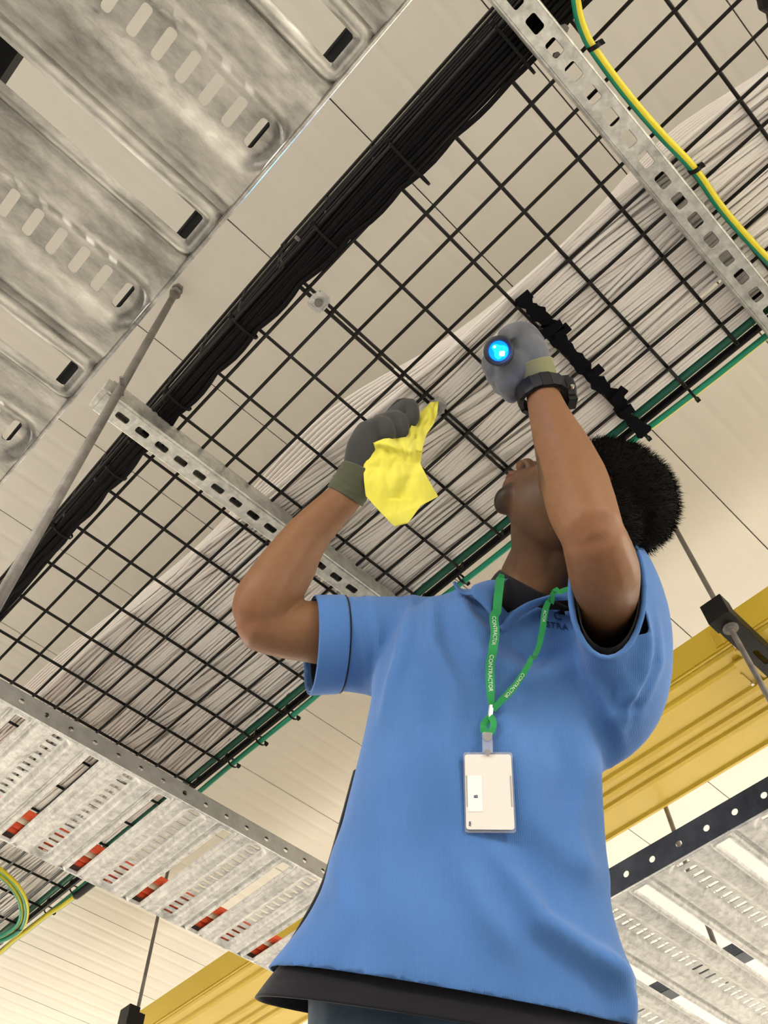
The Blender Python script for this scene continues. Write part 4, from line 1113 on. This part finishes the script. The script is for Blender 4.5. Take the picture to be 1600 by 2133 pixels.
def disc(c, pts, z=.0014):
    V = [c + t1 * x + t2 * y + tax * z for x, y in pts] + [c + t1 * x + t2 * y + tax * (z - .0006) for x, y in pts]; n = len(pts)
    return np.array(V), [tuple(range(n)), tuple(range(2 * n - 1, n - 1, -1))] + [(i, n + i, n + (i + 1) % n, (i + 1) % n) for i in range(n)]
blob = lambda cx, cy, r, sd_, n=18: [(cx + r * (1 + .22 * math.sin(3 * a + sd_) + .1 * math.sin(5 * a + 2 * sd_)) * math.cos(a), cy + r * (1 + .22 * math.sin(3 * a + sd_)) * math.sin(a)) for a in np.linspace(0, 2 * math.pi, n, endpoint=False)]
mesh('reflector_glow', *disc(tcn, blob(.001, .000, .0096, .5)), m_cyan, tor)
mesh('led_chip', *disc(tcn, rrect(.0048, -.0038, .0068, .0068, .0012), .0022), m_led, tor)
mesh('led_glint', *disc(tcn, circ(-.0056, .0055, .0018), .0022), m_led, tor)
sp = bpy.data.lights.new('torch_beam', 'SPOT'); sp.energy = 16; sp.color = (.02, .42, 1); sp.spot_size = math.radians(14); sp.spot_blend = .8; sp.shadow_soft_size = .012
so = bpy.data.objects.new('torch_beam', sp); link(so, tor)
pl_ = bpy.data.lights.new('torch_spill', 'POINT'); pl_.energy = .05; pl_.color = (0, .16, 1); pl_.shadow_soft_size = .006
po_ = bpy.data.objects.new('torch_spill', pl_); link(po_, tor); po_.location = Vector(tax * .022 + t1 * .010 - t2 * .006)
tgt = ph(640, 250, .606)
so.location = Vector(tax * .014); so.rotation_euler = Vector(tgt - tcn).to_track_quat('-Z', 'Y').to_euler()

# ---- yellow cloth
from mathutils import noise as NZ
rows = [((897, 838), (913, 836)), ((868, 868), (911, 862)), ((855, 890), (903, 884)), ((846, 911), (889, 904)), ((800, 914), (882, 926)), ((773, 924), (879, 946)),
        ((757, 972), (876, 966)), ((758, 1000), (886, 986)), ((762, 1033), (902, 1016)), ((782, 1056), (913, 1034)), ((804, 1079), (877, 1053)), ((822, 1097), (850, 1090))]
rowd = [1.352, 1.342, 1.332, 1.320, 1.302, 1.290, 1.272, 1.262, 1.255, 1.250, 1.246, 1.244]
NR, NCc = 90, 60
A = np.array([np.array([r[0] for r in rows]), np.array([r[1] for r in rows])], float)
tq = np.linspace(0, len(rows) - 1, NR); G = np.zeros((NR, NCc, 3))
for i, t in enumerate(tq):
    l = [np.interp(t, range(len(rows)), A[0][:, k]) for k in (0, 1)]; r_ = [np.interp(t, range(len(rows)), A[1][:, k]) for k in (0, 1)]; d = np.interp(t, range(len(rows)), rowd)
    amp = np.interp(t, [0, 3, 5, 6.5, 8, 11], [.009, .008, .0065, .0022, .0010, .0008])
    for k in range(NCc):
        s = k / (NCc - 1); x = l[0] * (1 - s) + r_[0] * s; y = l[1] * (1 - s) + r_[1] * s
        q1, q2 = NZ.noise((x * .034 + 3, y * .022, 1.7)), NZ.noise((x * .060, y * .035 + 5, 4.1))
        z = amp * 1.0 * ((1 - 2.6 * abs(q1)) + .55 * (1 - 2.6 * abs(q2)) - .9)
        z += .0035 * abs(NZ.noise((x * .016 + .3, y * .012, 9.2))) * (t > 5) * min(1, (t - 5) * .6)
        z += .006 * math.exp(-((x - 880 + (y - 940) * .5) / 16) ** 2) * (940 < y < 1040) - .010 * math.exp(-(((y - 925 - (x - 800) * .25)) / 9) ** 2) * (t > 3.5)
        z += -.004 * (s - .5) * (t > 6) + .006 * max(0, (x - 885) / 30) * (y > 1000)
        G[i, k] = pd(x, y, d + z)
V = G.reshape(-1, 3); F = [(i * NCc + k, i * NCc + k + 1, (i + 1) * NCc + k + 1, (i + 1) * NCc + k) for i in range(NR - 1) for k in range(NCc - 1)]
o = mesh('cleaning_cloth', V, F, m_cloth, smooth=True, label='crumpled yellow cleaning cloth held in the dark glove', cat='cloth'); md = o.modifiers.new('thickness', 'SOLIDIFY'); md.thickness = .001; md.offset = 0

# ---- lanyard and badge
lan = thing('lanyard', 'green lanyard with white lettering around the neck of the man', 'lanyard', hitp([(1024, 1480)])[0])
def ribbon(name, px_list, width, mat, parent, off=.003, n=50, first=None, wd_f=None):
    dn_ = spline(np.array(px_list, float), n if n > 20 else n)
    P = hitp(dn_, off)
    if first is not None:
        P[0] = first
        ok_ = [0] + [i for i in range(3, n)]; P = np.stack([np.interp(range(n), ok_, P[ok_, k]) for k in range(3)], -1)
    if n > 20:
        dep = P @ CF; lo_ = np.array([dep[max(0, i - 3):i + 4].min() for i in range(n)]); lo_ = np.convolve(np.pad(lo_, 3, 'edge'), np.ones(7) / 7, 'valid')
        P = P * (np.minimum(lo_, dep) / dep)[:, None]
    T = np.gradient(P, axis=0); R = []
    for i in range(n):
        t = N(T[i]); view = N(P[i]); s = N(np.cross(t, view)); w_ = width if wd_f is None else width * np.interp(i / (n - 1), *wd_f)
        up_ = -view * .0008
        R.append([P[i] - s * w_ / 2, P[i] + s * w_ / 2, P[i] + s * w_ / 2 + up_, P[i] - s * w_ / 2 + up_])
    return mesh(name, *loft(R), mat, parent), P
la, PA = ribbon('lanyard_strap', [(1046, 1196), (1038, 1220), (1031, 1258), (1027, 1300), (1025, 1350), (1022, 1400), (1023, 1440), (1027, 1480)], .0112, m_lany, lan, .005, first=pd(1046, 1196, 1.16), wd_f=([0, .1, .85, 1], [.6, 1, .95, .5]))
lb, PB = ribbon('lanyard_strap', [(1215, 1222), (1180, 1228), (1150, 1243), (1134, 1275), (1127, 1320), (1116, 1358), (1095, 1395), (1062, 1440), (1038, 1472), (1030, 1484)], .0085, m_lany, lan, .006, first=pd(1215, 1222, 1.10), wd_f=([0, .25, .35, .6, .8, 1], [.7, .8, 1, .7, 1, .7]))
def along(P, txt, size, s_mid, off, name, sgn=1):
    d = np.r_[0, np.cumsum(np.linalg.norm(np.diff(P, axis=0), axis=1))]
    def wrap(Q):
        out = []
        for x, y, z in Q:
            s = np.clip(s_mid + x * sgn, 0, d[-1]); p = np.array([np.interp(s, d, P[:, k]) for k in range(3)]); q = np.array([np.interp(min(s + .002, d[-1]), d, P[:, k]) for k in range(3)]) ; t = N(q - p) if np.linalg.norm(q - p) > 1e-6 else N(P[-1] - P[-2]); view = N(p); sd_ = N(np.cross(t, view))
            out.append(p + sd_ * y * -sgn * -1 - view * (off + z))
        return np.array(out)
    return text_obj(name, txt, size, None, None, None, m_print, lan, .0001, wrap)
dA = np.linalg.norm(np.diff(PA, axis=0), axis=1).sum(); dB = np.linalg.norm(np.diff(PB, axis=0), axis=1).sum()
for f in (.48, .78): along(PA, 'CONTRACTOR', .0068, dA * f, .0012, 'lanyard_print')
along(PB, 'CONTRACTOR', .0058, dB * .84, .0012, 'lanyard_print'); along(PB, 'ACTOR', .0052, dB * .36, .0012, 'lanyard_print')
P = hitp([(1029, 1250), (1026, 1275)], .0065); V, F = tube([P[0], P[1]], .003, 4)
ribbon('slider', [(1031.5, 1248), (1029.5, 1259), (1028, 1272)], .0120, m_under, lan, .0062, n=8)
P = hitp([(1027, 1474), (1025, 1499)], .006); mesh('metal_crimp', *tube(P, .0034, 10), m_chrome, lan)
kn = hitp([(1026, 1497), (1012, 1512), (1007, 1524), (1018, 1532), (1027, 1524), (1031, 1510), (1026, 1497)], .007)
ribbon('lanyard_loop', [(1026, 1497), (1013, 1511), (1009, 1522), (1018, 1532)], .0085, m_lany, lan, .007, n=16); ribbon('lanyard_loop', [(1026, 1497), (1033, 1508), (1032, 1522), (1024, 1534)], .0075, m_lany, lan, .0085, n=16)
def slab(name, c, ri, up_, no, w_, h_, t, mat, parent, r=.003):
    pts = rrect(0, 0, w_, h_, r, 4); n = len(pts)
    V = [c + ri * x + up_ * y + no * t / 2 for x, y in pts] + [c + ri * x + up_ * y - no * t / 2 for x, y in pts]
    return mesh(name, np.array(V), [tuple(range(n)), tuple(range(2 * n - 1, n - 1, -1))] + [(i, n + i, n + (i + 1) % n, (i + 1) % n) for i in range(n)], mat, parent)
top = hit(1020, 1575, .010)[0]; bot = hit(1018, 1735, .006)[0]
bu = N(top - bot); bc = (top + bot) / 2; 
mid = hit(1019, 1655, 0)[0]; no = N(-N(bc) - bu * (-N(bc) @ bu)); br = np.cross(bu, no)
br = N(br); push = max(0, (mid - bc) @ no + .006); bc = bc + no * push
hgt = np.linalg.norm(project(bc + bu * .05) - project(bc - bu * .05)); sc = 163 / hgt * .1; wdt = sc * 106 / 163
# leave the card leaning a little in the picture as photographed
ang = math.radians(1.2); br2 = br * math.cos(ang) + bu * math.sin(ang); bu = np.cross(no, br2); br = br2
bd = thing('id_badge', 'white identity card in clear holder hanging on the green lanyard', 'badge', bc)
slab('card_holder', bc - no * .0008, br, bu, no, wdt * 1.0, sc * 1.03, .0012, m_clear, bd)
slab('card', bc + no * .0006, br, bu, no, wdt * .94, sc * .96, .0010, m_card, bd)
slab('card_sticker', bc + no * .0013 - br * wdt * .28 - bu * sc * .03 , br, bu, no, wdt * .29, sc * .46, .0004, m_sticker, bd, .0004)
text_obj('sticker_mark', 'B', .0062, bc + no * .0018 - br * wdt * .26 - bu * sc * .07, bu, -br, m_navy, bd)
text_obj('card_mark', 'nn', .005, bc + no * .0014 - br * wdt * .40 - bu * sc * .41, bu, -br, m_navy, bd)
for s in (-1, 1):
    slab('holder_slot', bc + no * .0014 + br * s * wdt * .44, br, bu, no, .0016, sc * .40, .0003, m_clear, bd, .0005)
cp = hit(1020, 1550, .009)[0]
st0 = hitp([(1020, 1532)], .009)[0]; st1 = bc + bu * sc * .50
sv_ = N(st0 - st1); cc = (st0 + st1) / 2
slab('clip_strap', cc + no * .0015, br, sv_, no, .0120, np.linalg.norm(st0 - st1) * 1.02, .0010, m_clear, bd, .002)
mesh('snap_stud', *nut(cc + sv_ * .006 + no * .003, no, .0048, .002, 16), m_chrome, bd)
mesh('snap_stud', *nut(st1 + no * .003, no, .0035, .002, 12), m_chrome, bd)
